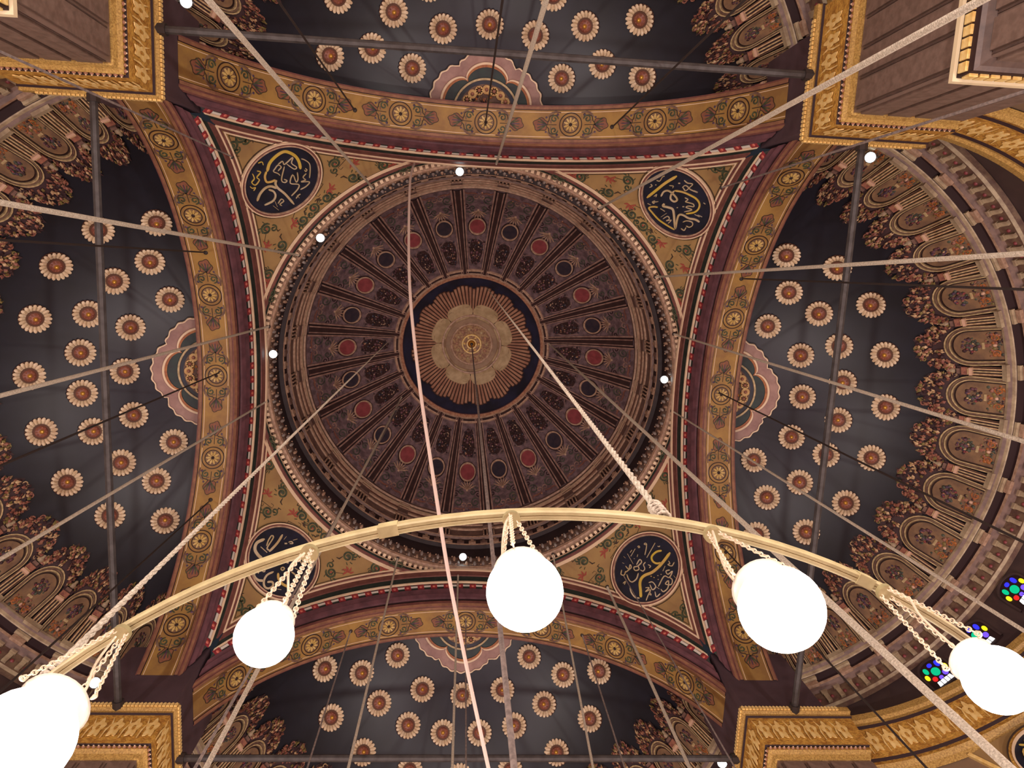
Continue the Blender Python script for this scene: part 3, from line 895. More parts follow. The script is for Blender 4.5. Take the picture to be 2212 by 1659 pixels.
# rosette at the crown
def dpol(x, y, z):
    return dpt(math.hypot(x, y), math.atan2(y, x), z)
ros = ob('rosette', None, dome, label='sunburst rosette at the dome crown')
b = MB()
prof = [(5.28, 0.0), (5.28, 0.12), (5.2, 0.14), (5.18, 0.06), (5.03, 0.06), (5.0, 0.2), (4.84, 0.22), (4.81, 0.1), (4.73, 0.08), (4.72, 0.0)]
ms = [cornl, cornl, deep, ribm, cornl, pinkgilt, cornl, maroon, maroon]
for q in range(len(ms)):
    (r0, o0), (r1, o1) = prof[q], prof[q + 1]
    b.grid(lambda u, v: dpt(r0 + (r1 - r0) * v, u, o0 + (o1 - o0) * v), [2 * math.pi * i / 120 for i in range(121)], (0, 1), ms[q], False)
ob('ring_moulding', b.mesh('ring_moulding'), ros)
b = MB(); b.grid(lambda u, v: dpt(v, u, -0.02), [2 * math.pi * i / 96 for i in range(97)], [0.3, 1, 2, 3, 4, 4.9], rblue); ob('blue_field', b.mesh('blue_field'), ros)
b = MB(); rb2 = MB()
for i in range(96):
    a = 2 * math.pi * i / 96
    ro = 3.98 + 0.24 * abs(math.sin(8 * a))
    hw = math.pi / 96
    rb2.prism([(2.3, -hw), (ro, -hw), (ro, hw), (2.3, hw)], 0.0, 0.03, raydk, mp=lambda x, y, z: dpt(x, a + y, z))
    b.prism([(2.3, -hw * 0.62), (ro - 0.05, -hw * 0.62), (ro - 0.02, 0), (ro - 0.05, hw * 0.62), (2.3, hw * 0.62)], 0.02, 0.1, raym, mp=lambda x, y, z: dpt(x, a + y, z))
ob('ray_backing', rb2.mesh('ray_backing'), ros); ob('sunburst_rays', b.mesh('sunburst_rays'), ros)
for i in range(8):
    b = MB(); a = 2 * math.pi * (i + 0.5) / 8
    out = []
    for j in range(13):
        t = -1 + 2 * j / 12
        out.append((2.5 + 0.46 * (1 - abs(t) ** 5), t * math.pi / 8 * 0.985))
    b.prism([(1.9, -math.pi / 8 * 0.95)] + out + [(1.9, math.pi / 8 * 0.95)], 0.05, 0.16, lobec, mp=lambda x, y, z: dpt(x, a + y, z))
    for rr in (2.55, 2.75):
        b.strip([(rr + 0.0, math.pi / 8 * 0.8 * t) for t in (-1, -0.5, 0, 0.5, 1)], 0.03, 0.15, 0.18, discm, mp=lambda x, y, z: dpt(x, a + y, z))
    ob('lobe', b.mesh('lobe'), ros)
b = MB()
pr = [(2.2, 0.12), (2.2, 0.28), (2.1, 0.3), (2.05, 0.2), (1.95, 0.2), (1.9, 0.26), (1.62, 0.3), (1.6, 0.38), (1.5, 0.38)]
for q in range(len(pr) - 1):
    (r0, o0), (r1, o1) = pr[q], pr[q + 1]
    b.grid(lambda u, v: dpt(r0 + (r1 - r0) * v, u, o0 + (o1 - o0) * v), [2 * math.pi * i / 72 for i in range(73)], (0, 1), [cornl, cornl, ribm, discm, discm, discm, cornl, cornl][q], False)
ob('inner_ring', b.mesh('inner_ring'), ros)
b = MB(); b.grid(lambda u, v: dpt(v, u, 0.36 + 0.05 * (1.5 - v)), [2 * math.pi * i / 48 for i in range(49)], [0.02, 0.4, 0.8, 1.2, 1.5], disco)
for i in range(14):
    a = 2 * math.pi * i / 14
    b.cap(1.15 * math.cos(a), 1.15 * math.sin(a), 0.13, 0.1, 0.38, raym if i % 2 else lobec, 8, 2, mp=lambda x, y, z: dpol(x, y, z))
ob('flower_disc', b.mesh('flower_disc'), ros)
b = MB()
b.ringband(0.72, 0.82, 0.38, 0.55, goldleaf, 32, mp=dpol); b.ringband(0.35, 0.45, 0.38, 0.58, goldleaf, 24, mp=dpol)
for i in range(6):
    a = 2 * math.pi * i / 6
    b.cap(0.58 * math.cos(a), 0.58 * math.sin(a), 0.1, 0.12, 0.4, goldleaf, 8, 2, mp=dpol)
b.cap(0, 0, 0.32, 0.35, 0.4, bossgold, 14, 4, mp=dpol)
ob('boss', b.mesh('boss'), ros)

# ================================================================== HALF DOMES
HC = Vector((9.75, 0, 21.5 + Z0)); HR = 12.9
def hs(theta, phi, o=0.0):
    return HC + Vector((math.sin(theta) * math.cos(phi), math.sin(theta) * math.sin(phi), math.cos(theta))) * (HR - o)
TM = math.acos(5.45 / HR)        # cornice, h = 26.95
PM = R_(76.6)
b = MB()
us = [-PM + 2 * PM * i / 72 for i in range(73)]
def hfn(u, v):
    t0 = math.asin(min(1, 2.6 / HR / math.cos(u)))
    return hs(t0 + (TM - t0) * v, u)
b.grid(hfn, us, [i / 24 for i in range(25)], blue)
half_me = b.mesh('half_dome')
def hframe(theta, phi, o=0.0):
    P = hs(theta, phi, o)
    n = HC - P
    up = hs(theta - 0.01, phi) - hs(theta + 0.01, phi)
    return frame(P, n, up)
def hat(x, y, o=0.0):
    # frame at plan position (x, y) on the half dome
    dx, dy = x - HC.x, y
    th = math.asin(math.hypot(dx, dy) / HR)
    return hframe(th, math.atan2(dy, dx), o)
def rosette_mesh():
    b = MB()
    b.ringband(0, 0.78, 0, 0.03, petaldk, 36)
    n = 20
    for i in range(n):
        a = 2 * math.pi * i / n
        c, s = math.cos(a), math.sin(a)
        hw = math.pi / n * 0.86
        pts = [(0.42, -0.42 * hw), (0.66, -0.66 * hw * 1.12), (0.76, -0.5 * hw), (0.8, 0), (0.76, 0.5 * hw), (0.66, 0.66 * hw * 1.12), (0.42, 0.42 * hw)]
        zz = [0.06, 0.14, 0.17, 0.18, 0.17, 0.14, 0.06]
        top = [b.V((x * c - y * s, x * s + y * c, z)) for (x, y), z in zip(pts, zz)]
        bot = [b.V((x * c - y * s, x * s + y * c, z - 0.06)) for (x, y), z in zip(pts, zz)]
        mid = b.V((0.6 * c, 0.6 * s, 0.2))
        for j in range(len(top)):
            j2 = (j + 1) % len(top)
            b.F((top[j], top[j2], mid), petal)
            b.F((bot[j], bot[j2], top[j2], top[j]), petal)
    return b.mesh('rosette')
ros_me = rosette_mesh()
b = MB()
b.ringband(0.33, 0.43, 0.02, 0.14, petaldk, 28)
b.cap(0, 0, 0.4, 0.2, 0.03, bossred, 20, 4)
for i in range(10):
    a = 2 * math.pi * i / 10
    b.cap(0.24 * math.cos(a), 0.24 * math.sin(a), 0.06, 0.06, 0.17, bossred, 6, 2)
b.cap(0, 0, 0.13, 0.17, 0.2, bossgold, 12, 3)
bos_me = b.mesh('boss')
ROSP = [(13.8, 3.3), (13.7, 6.6), (14.3, 4.95), (15.4, 2.0), (15.7, 4.05), (15.75, 6.15), (16.75, 2.6), (17.15, 0.9), (17.35, 4.6), (18.3, 2.4)]
ROSP = [(x, s * y) for x, y in ROSP for s in (1, -1)] + [(15.72, 0), (18.65, 0)]
# lobed crown flower behind the arch crown
FC = hat(12.25, 0)
FX, FY = FC.to_3x3() @ Vector((1, 0, 0)), FC.to_3x3() @ Vector((0, 1, 0))
FP = FC.translation.copy()
def fmap(x, y, z):
    # local: x across, y towards the apse (down the dome)
    p = FP + (Vector((0, 1, 0)) * x + (-FY) * y) * 1.07
    d = (p - HC).normalized()
    return HC + d * (HR - z)
def arcpts(r, a0, a1, n, wob=0, k=0, ph=0):
    return [(r * (1 + wob * abs(math.sin(k * t + ph))) * math.sin(t), r * (1 + wob * abs(math.sin(k * t + ph))) * math.cos(t)) for t in [a0 + (a1 - a0) * i / n for i in range(n + 1)]]
A0 = R_(82)
def fanring(b, ri, ro, z0, z1, m, n=80):
    # ri, ro: functions of the angle
    ts = [-A0 + 2 * A0 * i / n for i in range(n + 1)]
    rows = [[b.V(fmap(f(t) * math.sin(t), f(t) * math.cos(t), z)) for t in ts] for f, z in ((ri, z1), (ro, z1), (ro, z0))]
    for q in range(2):
        for i in range(n):
            b.F((rows[q][i], rows[q][i + 1], rows[q + 1][i + 1], rows[q + 1][i]), m)
lob = lambda r, d: (lambda t: r + d * math.sqrt(abs(math.cos(2.75 * t))))
lob5 = lambda r, d, w: (lambda t: r + d * abs(math.cos(2.75 * t)) ** 0.5 + w * math.sin(33 * t))
b = MB(); fanring(b, lambda t: 1.55, lob5(2.2, 0.3, 0.035), 0, 0.1, lobepink); fanring(b, lob5(2.15, 0.3, 0.035), lob5(2.2, 0.31, 0.04), 0.0, 0.16, cream)
crown_me = b.mesh('crown_flower')
b = MB(); fanring(b, lambda t: 1.4, lob(1.46, 0.42), 0.08, 0.14, teal); fanring(b, lob(1.45, 0.41), lob(1.52, 0.45), 0.08, 0.2, flowO); fanring(b, lob(1.52, 0.45), lob(1.58, 0.48), 0.08, 0.22, cream)
fan1_me = b.mesh('teal_lobes')
b = MB(); fanring(b, lambda t: 0.0, lambda t: 1.4, 0.05, 0.16, brown); fanring(b, lambda t: 1.36, lambda t: 1.44, 0.1, 0.24, nlight); fanring(b, lambda t: 1.1, lambda t: 1.34, 0.1, 0.17, medblue)
fan2_me = b.mesh('flower_bed')
sflm = mat('small_flower_gold', '#c9a468', '#b5884e', 6, rough=0.45)
def small_flower():
    b = MB()
    for i in range(8):
        a = 2 * math.pi * i / 8
        b.strip([(0.03 * math.cos(a), 0.03 * math.sin(a)), (0.14 * math.cos(a), 0.14 * math.sin(a))], 0.1, 0.0, 0.07, sflm, taper=False)
    b.cap(0, 0, 0.07, 0.06, 0.06, folA, 8, 2)
    return b.mesh('flower')
sfl_me = small_flower()
rnd = random.Random(11)
b = MB()
for i in range(70):
    t = rnd.uniform(-1.3, 1.3); r = rnd.uniform(0.15, 0.85)
    b.cap(r * math.sin(t), r * math.cos(t), rnd.uniform(0.05, 0.1), rnd.uniform(0.05, 0.12), 0.15, rnd.choice([folA, flowO, folD, brown, folC]), 6, 2, mp=fmap)
fanfol_me = b.mesh('flower_foliage')

# niche arcade
COLA = [0, 11.2, 22.3, 33.3, 43.3, 52.3, 60.3, 67.6, 74.2]
NICA = [(COLA[i] + COLA[i + 1]) / 2 for i in range(8)]
def archpath(hw, y1, top, n=14, y0=0.0):
    pts = [(-hw, y0), (-hw, y1)]
    for i in range(1, n):
        t = math.pi - math.pi * i / n
        pts.append((hw * math.cos(t), y1 + (top - y1) * math.sin(t)))
    return pts + [(hw, y1), (hw, y0)]
def niche_mesh():
    b = MB()
    b.prism(archpath(0.99, 1.4, 2.45), -0.08, 0.05, brown)
    b.strip(archpath(0.95, 1.4, 2.4), 0.05, 0.0, 0.14, nlight, taper=False)
    b.strip(archpath(0.87, 1.4, 2.3), 0.08, 0.0, 0.1, frieze, taper=False)
    b.strip(archpath(0.79, 1.4, 2.2), 0.05, 0.0, 0.14, nlight, taper=False)
    b.strip(archpath(0.72, 1.4, 2.1), 0.04, 0.0, 0.11, sofdark, taper=False)
    return b.mesh('niche')
def nichepanel_mesh():
    b = MB()
    b.prism(archpath(0.7, 1.4, 2.06, y0=0.12), 0.03, 0.075, nichegold)
    b.strip([(-0.62, 0.14), (0.62, 0.14)], 0.06, 0.05, 0.11, nlight, taper=False)
    return b.mesh('niche_panel')
def bouquet_mesh(seed):
    rnd = random.Random(seed)
    b = MB()
    for i in range(34):
        a = rnd.uniform(0, 6.28); r = rnd.uniform(0, 1) ** 0.6
        b.cap(0.4 * r * math.cos(a), 1.4 + 0.34 * r * math.sin(a), rnd.uniform(0.05, 0.11), rnd.uniform(0.05, 0.1), 0.06, rnd.choice([flowP, flowG, flowP, folC, flowG, maroon]), 6, 2)
    for i in range(5):
        b.cap(rnd.uniform(-0.3, 0.3), rnd.uniform(1.15, 1.65), 0.06, 0.1, 0.08, rnd.choice([roundred, folB, folA]), 6, 2)
    b.box(-0.16, 0.16, 0.86, 0.96, 0.05, 0.12, nlight)
    b.box(-0.07, 0.07, 0.62, 0.86, 0.05, 0.1, folA)
    for i in range(46):
        x = rnd.uniform(-0.62, 0.62); y = rnd.uniform(0.2, 0.85)
        b.cap(x, y, rnd.uniform(0.05, 0.1), rnd.uniform(0.03, 0.07), 0.06, rnd.choice([flowO, flowG, folD, folA, frieze, folC]), 6, 2)
    for sx in (-1, 1):
        b.strip([(sx * x, y) for x, y in spiral(0.38, 0.42, 0.17, 1.3, 1, 1, 16)], 0.05, 0.06, 0.11, flowO)
    b.cap(0, 0.5, 0.09, 0.1, 0.06, pinkw, 8, 2)
    return b.mesh('bouquet')
nic_me, nip_me = niche_mesh(), nichepanel_mesh()
bou_mes = [bouquet_mesh(s) for s in (1, 2, 3)]
def foliage_mesh(seed):
    rnd = random.Random(seed)
    b = MB()
    top = []
    for i in range(25):
        t = math.pi * i / 24
        r = 1 + 0.1 * math.sin(9 * t + seed) + 0.05 * math.sin(23 * t)
        top.append((1.12 * r * math.cos(t), 2.0 + 1.55 * r * math.sin(t) ** 0.8))
    b.prism(top[::-1] , -0.06, 0.03, folC)
    for i in range(150):
        t = rnd.uniform(0.06, math.pi - 0.06); s = rnd.uniform(0.0, 1.0)
        r0x, r0y = 0.96, 0.52
        x = (r0x + (1.14 - r0x) * s) * math.cos(t)
        y = 2.0 + (r0y + (1.55 - r0y) * s) * math.sin(t) ** 0.85
        a = t + rnd.uniform(-1.1, 1.1); L = rnd.uniform(0.08, 0.19); w = rnd.uniform(0.05, 0.1)
        m = rnd.choices([folA, folB, folC, folD], [5, 3.0, 2.5, 1.4])[0]
        z = rnd.uniform(0.03, 0.16); tilt = rnd.uniform(-0.05, 0.1)
        c, s_ = math.cos(a), math.sin(a)
        v = [b.V((x - c * L * 0.5, y - s_ * L * 0.5, z)), b.V((x - s_ * w, y + c * w, z + 0.05)), b.V((x + c * L, y + s_ * L, z + tilt)), b.V((x + s_ * w, y - c * w, z + 0.05)), b.V((x + c * L * 0.2, y + s_ * L * 0.2, z + 0.1))]
        for q in ((0, 1, 4), (1, 2, 4), (2, 3, 4), (3, 0, 4)):
            b.F([v[j] for j in q], m)
    for i in range(9):
        t = rnd.uniform(0.2, math.pi - 0.2)
        b.strip(spiral(1.1 * math.cos(t), 2.0 + 1.52 * math.sin(t) ** 0.85, 0.14, 1.0, rnd.uniform(0, 6), rnd.choice((-1, 1)), 10), 0.05, 0.02, 0.1, rnd.choice([folB, folA, folD]))
    return b.mesh('foliage_crest')
fol_mes = [foliage_mesh(s) for s in (1, 2, 3)]
def column_mesh():
    b = MB()
    b.box(-0.24, 0.24, 0, 1.5, -0.06, 0.1, brown); b.box(-0.19, 0.19, 0.01, 1.38, 0.09, 0.11, folC)
    return b.mesh('column')
b = MB()
for x in (-0.14, 0.0, 0.14):
    b.box(x - 0.03, x + 0.03, 0.02, 1.36, 0.1, 0.19, folB if x else nlight)
for x in (-0.07, 0.07):
    b.box(x - 0.03, x + 0.03, 0.02, 1.36, 0.1, 0.12, folC)
flute_me = b.mesh('flutes')
b = MB(); b.box(-0.2, 0.2, 1.36, 1.48, 0.08, 0.26, pinkw); b.box(-0.16, 0.16, 1.48, 1.56, 0.05, 0.22, folB); b.box(-0.2, 0.2, 1.56, 1.82, 0.0, 0.16, folA); b.box(-0.26, 0.26, 1.82, 2.02, 0.0, 0.1, folC); b.box(-0.14, 0.14, 1.86, 1.98, 0.1, 0.22, cornb); capi_me = b.mesh('column_capital')
b = MB(); b.lathe([(0.05, 0), (0.13, 0.05), (0.15, 0.14), (0.08, 0.24), (0.1, 0.32), (0.02, 0.4)], stonew, 10, smooth=True); urn_me = b.mesh('urn')
col_me = column_mesh()
# cornice, frieze, drum wall
CP = [(11.55, 27.12), (11.5, 27.02), (11.5, 26.9), (11.62, 26.84), (11.66, 26.72), (11.7, 26.7), (11.98, 26.66), (12.0, 26.55), (11.96, 26.5), (11.97, 26.36), (12.12, 26.3), (12.2, 26.22), (12.3, 25.55), (12.42, 25.5), (12.6, 25.45)]
CMt = [stonew, stonew, cornb, stonew, stonew, deep, deep, stonew, cornl, cornb, cornb, frieze, stonew, frieze]
b = MB(); b.lathe([(r, h + Z0) for r, h in CP], CMt, 72, -R_(80), R_(80), c=(9.75, 0)); corn_me = b.mesh('cornice')
b = MB(); b.box(-0.34, 0.34, -0.16, 0.1, 0, 0.14, stonew); b.box(-0.3, 0.3, -0.42, -0.2, -0.34, -0.2, stonew); b.box(-0.26, 0.26, -0.68, -0.45, -0.45, -0.3, cornl); cblk_me = b.mesh('cornice_block')
b = MB(); b.box(-0.09, 0.09, -0.3, 0.24, 0, 0.1, stonew); b.box(-0.12, 0.12, 0.16, 0.28, 0.0, 0.14, stonew); b.cap(0.2, -0.05, 0.08, 0.06, 0, roundred, 8, 2); fbr_me = b.mesh('frieze_bracket')
b = MB(); b.lathe([(12.62, 25.5 + Z0), (12.62, 22.6 + Z0)], walldk, 72, -R_(82), R_(82), c=(9.75, 0)); drumw_me = b.mesh('wall')
GP = [(10.85, 20.6), (10.75, 20.8), (10.62, 20.95), (10.64, 21.1), (10.58, 21.2), (10.48, 22.55), (10.42, 22.65), (10.44, 22.8), (10.36, 22.9), (10.36, 23.2), (13.2, 23.25)]
GMt = [goldedge, goldedge, gold, deep, gold, deep, goldedge, goldedge, goldedge, walldk]
b = MB(); b.lathe([(r, h + Z0) for r, h in GP], GMt, 72, -R_(85), R_(85), c=(12.4, 0)); ledg_me = b.mesh('gilded_ledge')
b = MB(); b.lathe([(10.9, 20.7 + Z0), (10.9, 0.0)], wallm, 60, -R_(86), R_(86), c=(12.4, 0)); loww_me = b.mesh('lower_wall')
b = MB(); b.ringband(0, 1.0, -0.1, 0.04, medblue, 36); wmed_me = b.mesh('wall_roundel')
b = MB(); b.ringband(1.0, 1.06, -0.1, 0.12, cream, 40); b.ringband(1.06, 1.16, -0.1, 0.08, gold, 40); b.ringband(1.16, 1.2, -0.1, 0.12, scrolldk, 40); wrim_me = b.mesh('rim')
b = MB()
for w, pts in ((0.13, [(-0.7, 0.1), (-0.5, 0.5), (-0.2, 0.2), (-0.35, -0.2), (0.0, -0.5)]), (0.12, [(-0.1, 0.75), (0.15, 0.2), (0.1, -0.4)]), (0.1, [(0.3, 0.6), (0.5, 0.1), (0.35, -0.3), (0.7, -0.2)]), (0.05, [(-0.75, -0.25), (-0.6, -0.45), (-0.4, -0.4)]), (0.05, [(-0.5, 0.75), (-0.35, 0.65), (-0.25, 0.8)])):
    b.strip(catmull(pts), w, 0.03, 0.08, scriptyel)
wcal_me = b.mesh('calligraphy')
b = MB()
b.prism([(-1.9, 1.35), (1.9, 1.35), (1.5, 0.3), (0.6, -1.6), (0, -2.2), (-0.6, -1.6), (-1.5, 0.3)], -0.2, -0.02, tan)
b.strip([(-1.9, 1.35), (-1.5, 0.3), (-0.6, -1.6), (0, -2.2), (0.6, -1.6), (1.5, 0.3), (1.9, 1.35)], 0.12, -0.1, 0.06, goldleaf, taper=False)
spand_me = b.mesh('spandrel')

for k in range(4):
    root = ob('half_dome', half_me, None, side_rot(k), kind='structure', label='dark blue half dome strewn with gilded flower rosettes ' + SIDEW[k])
    for x, y in ROSP:
        M = hat(x, y, 0.02) @ Matrix.Rotation(random.uniform(0, 0.3), 4, 'Z') @ Matrix.Scale(0.76, 4)
        r = ob('rosette', ros_me, root, M)
        ob('boss', bos_me, r)
    cf = ob('crown_flower', crown_me, root)
    ob('teal_lobes', fan1_me, cf); ob('flower_bed', fan2_me, cf); ob('flower_foliage', fanfol_me, cf)
    for i in range(9):
        t = R_(-76 + 19 * i)
        p = fmap(0.98 * math.sin(t), 0.98 * math.cos(t), 0.18)
        ob('flower', sfl_me, cf, frame(p, HC - p, (0, 0, 1)) @ Matrix.Scale(1.35, 4))
    for i, a in enumerate(NICA):
        wdt = (COLA[i + 1] - COLA[i])
        for sg in (1, -1):
            sx = (R_(wdt) * 11.4 - 0.5) / 2.0
            M = hframe(TM, R_(a * sg), 0.06)
            th = TM - 1.25 / HR
            Mc = hframe(th, R_(a * sg), 0.06) @ Matrix.Translation((0, -1.25, 0))
            Ms = Mc @ Matrix.Diagonal((sx, 1, 1, 1))
            nn = ob('niche', nic_me, root, Ms)
            ob('niche_panel', nip_me, nn)
            ob('bouquet', bou_mes[(i + (sg > 0)) % 3], nn)
            Mf = hframe(TM - 2.9 / HR, R_(a * sg), 0.05) @ Matrix.Translation((0, -2.9, 0)) @ Matrix.Diagonal((sx * 0.98, 1, 1, 1))
            ob('foliage_crest', fol_mes[(i * 2 + (sg > 0)) % 3], root, Mf)
    cols = [0] + [s * c for c in COLA[1:9] for s in (1, -1)]
    for a in cols:
        M = hframe(TM - 1.0 / HR, R_(a), 0.06) @ Matrix.Translation((0, -1.0, 0))
        c = ob('column', col_me, root, M @ Matrix.Diagonal((0.8, 1, 1, 1)))
        ob('flutes', flute_me, c); ob('column_capital', capi_me, c)
        ob('urn', urn_me, c, Matrix.Translation((0, 2.05, 0.1)) @ Matrix.Rotation(-math.pi / 2, 4, 'X'))
    cn = ob('cornice', corn_me, root)
    for a in cols:
        ar = R_(a)
        ob('cornice_block', cblk_me, cn, frame((9.75 + 11.52 * math.cos(ar), 11.52 * math.sin(ar), 26.98 + Z0), (-math.cos(ar), -math.sin(ar), 0), (0, 0, 1)))
    for i in range(58):
        ar = R_(-74 + 148 * i / 57)
        ob('frieze_bracket', fbr_me, cn, frame((9.75 + 12.24 * math.cos(ar), 12.24 * math.sin(ar), 25.9 + Z0), (-math.cos(ar), -math.sin(ar), -0.15), (0, 0, 1)))
    wl = ob('wall_' + SIDE[k], drumw_me, None, side_rot(k), kind='structure')
    ob('lower_wall', loww_me, wl)
    lg = ob('gilded_ledge', ledg_me, wl)
    for i in range(50):
        ar = R_(-80 + 160 * i / 49)
        ob('leaf_ornament', leaf_me, lg, frame((12.4 + 10.52 * math.cos(ar), 10.52 * math.sin(ar), 21.9 + Z0), (-math.cos(ar), -math.sin(ar), -0.08), (0, 0, 1)))
    for sg in (1, -1):
        ar = R_(56.3 * sg)
        M = frame((12.4 + 10.72 * math.cos(ar), 10.72 * math.sin(ar), 19.3 + Z0), (-math.cos(ar), -math.sin(ar), -0.05), (0, 0, 1))
        sp = ob('spandrel', spand_me, wl, M)
        rdl = ob('wall_roundel', wmed_me, sp); ob('rim', wrim_me, sp); ob('calligraphy', wcal_me, sp)

# stained-glass windows in the drum wall of the right-hand apse
def ell(cx, cy, rx, ry, n=14):
    return [(cx + rx * math.cos(2 * math.pi * i / n), cy + ry * math.sin(2 * math.pi * i / n)) for i in range(n)]
pane_spec = [('green', ell(0.0, 0.1, 0.2, 0.26)), ('green', ell(-0.34, 0.42, 0.11, 0.2)), ('blue', ell(0.34, 0.45, 0.11, 0.2)), ('yellow', ell(-0.52, 0.05, 0.1, 0.17)), ('yellow', ell(0.52, 0.05, 0.1, 0.17)),
             ('red', ell(-0.3, -0.25, 0.12, 0.14)), ('violet', ell(0.3, -0.25, 0.13, 0.16)), ('white', [(-0.4, -0.75), (0.4, -0.75), (0.36, -0.5), (-0.36, -0.5)]), ('blue', ell(0, 0.6, 0.12, 0.12)), ('violet', ell(-0.02, -0.36, 0.1, 0.1))]
pane_mes = []
for c, poly in pane_spec:
    b = MB(); b.prism(poly, 0.02, 0.06, MATS['pane_' + c]); pane_mes.append(b.mesh('pane'))
b = MB(); b.prism(archpath(0.72, 0.3, 0.95, y0=-0.9), -0.05, 0.02, deep); b.strip(archpath(0.72, 0.3, 0.95, y0=-0.9), 0.1, -0.05, 0.08, walldk, taper=False); win_me = b.mesh('window')
b = MB()
for x in (-0.42, -0.2, 0.0, 0.2, 0.42):
    b.box(x - 0.015, x + 0.015, -0.8, -0.45, 0.04, 0.09, deep)
lat_me = b.mesh('lattice')
wi = 0
for i, a in enumerate(NICA[:5]):
    for sg in (1,):
        wi += 1
        ar = R_(a * sg)
        M = frame((9.75 + 12.56 * math.cos(ar), 12.56 * math.sin(ar), 24.55 + Z0), (-math.cos(ar), -math.sin(ar), 0), (0, 0, 1)) @ Matrix.Scale(0.8, 4)
        w_ = ob('window_%d' % wi, win_me, None, M, kind='structure')
        for pm in pane_mes:
            ob('pane', pm, w_)
        ob('lattice', lat_me, w_)

# ================================================================== CHANDELIER RING AND GLOBE LAMPS
RCX, RR, RH = -0.07, 4.09, 3.49 + Z0
b = MB()
n = 160
prof = [(-0.026, -0.022), (-0.026, 0.022), (-0.018, 0.03), (0.018, 0.03), (0.026, 0.022), (0.026, 0.004), (0.021, 0.0), (0.026, -0.004), (0.026, -0.022), (0.018, -0.03), (0.004, -0.03), (0.0, -0.025), (-0.004, -0.03), (-0.018, -0.03), (-0.026, -0.022)]
b.lathe([(RR + r, RH + z) for r, z in prof], brass, n, c=(RCX, 0))
ring = ob('chandelier_ring', b.mesh('chandelier_ring'), label='great brass chandelier hoop hanging low with globe lamps below it', category='chandelier')
b = MB(); b.box(-0.029, 0.029, -0.05, 0.05, -0.033, 0.033, brass); slv_me = b.mesh('sleeve')
for i in range(10):
    a = R_(-103 + 36 * i)
    ob('sleeve', slv_me, ring, Matrix.Translation((RCX + RR * math.cos(a), RR * math.sin(a), RH)) @ Matrix.Rotation(a, 4, 'Z'))

def chain_pts(A, B, sag=0.0, n=14):
    A, B = Vector(A), Vector(B)
    return [A + (B - A) * (i / n) + Vector((0, 0, -sag * math.sin(math.pi * i / n))) for i in range(n + 1)]
def lamp_meshes(rg, tag):
    # local origin: the hanging point under the hoop; the globe hangs 0.85 below
    out = {}
    gz = -0.85
    b = MB(); b.sphere((0, 0, gz), rg, globem, 36, 18); out['globe'] = b.mesh('globe')
    b = MB()
    cz = gz + rg * 1.14 - 0.11
    b.lathe([(rg * 0.62, gz + rg * 0.74), (rg * 0.66, gz + rg * 0.9), (rg * 0.72, gz + rg * 1.1), (rg * 0.78, gz + rg * 1.14), (rg * 0.74, gz + rg * 1.16), (rg * 0.62, gz + rg * 0.95)], collarm, 28, smooth=True)
    out['collar'] = b.mesh('collar')
    b = MB(); b.tube([(0, 0, -0.055), (0, 0, -0.025)], 0.045, brass, 16); b.tube([(0, 0, -0.05), (0, 0, 0.0)], 0.008, chainm, 6); out['hanger_disc'] = b.mesh('hanger_disc')
    ends = []
    for q in range(3):
        a = 2 * math.pi * q / 3 + 0.5 + tag
        e = Vector((rg * 0.88 * math.cos(a), rg * 0.88 * math.sin(a), cz + 0.11)); s = Vector((0.03 * math.cos(a), 0.03 * math.sin(a), -0.05))
        b = MB()
        d = e - s; L = d.length; nl = int(L / 0.026)
        t = d.normalized(); u = t.cross(Vector((0, 0, 1))).normalized() if abs(t.z) < 0.98 else Vector((1, 0, 0)); w = t.cross(u)
        for j in range(nl):
            c = s + d * ((j + 0.5) / nl)
            ax = u if j % 2 else w
            pts = [c + t * (0.017 * math.cos(2 * math.pi * g / 8)) + ax * (0.0095 * math.sin(2 * math.pi * g / 8)) for g in range(8)]
            b.tube(pts, 0.0034, chainm, 5, closed=True)
        out['chain%d' % q] = b.mesh('chain')
        b = MB(); b.tube([e + Vector((0.012 * math.cos(2 * math.pi * g / 10) * math.cos(a), 0.012 * math.cos(2 * math.pi * g / 10) * math.sin(a), 0.012 * math.sin(2 * math.pi * g / 10))) for g in range(10)], 0.004, chainm, 5, closed=True)
        out['hook%d' % q] = b.mesh('hook')
    b = MB()
    cp = catmull([(0.0, 0.02, -0.04), (0.03 + 0.02 * math.cos(tag * 3), 0.05, -0.22), (0.07, 0.02 * math.sin(tag * 5), -0.42), (rg * 0.5, 0.0, gz + rg)], 6)
    b.tube([tuple(p) for p in cp], 0.006, chainm, 6); out['cord'] = b.mesh('cord')
    return out
lamps = [(-122.7, 0.19, 'globe lamp at the far left end of the hoop, cut by the frame'), (-108.5, 0.112, 'smallest lit globe lamp hanging in front of the lower left script roundel'),
         (-94.3, 0.15, 'lit globe lamp hanging at the middle of the hoop beside the grey centre rope'), (-79.8, 0.168, 'large lit globe lamp hanging in front of the right-hand arch foot'),
         (-65.7, 0.135, 'small lit globe lamp at the far right end of the hoop by the coloured windows')]
def add_lamp(ang, meshes, label):
    a = R_(ang)
    root = ob('globe_lamp', None, None, Matrix.Translation((RCX + RR * math.cos(a), RR * math.sin(a), RH - 0.032)) @ Matrix.Rotation(a * 2.3, 4, 'Z'), label=label, category='lamp', group='globe lamps on the hoop')
    for nm, me in meshes.items():
        ob(nm.rstrip('0123456789'), me, root)
for q, (ang, rg, lab) in enumerate(lamps):
    add_lamp(ang, lamp_meshes(rg, q * 0.7), lab)

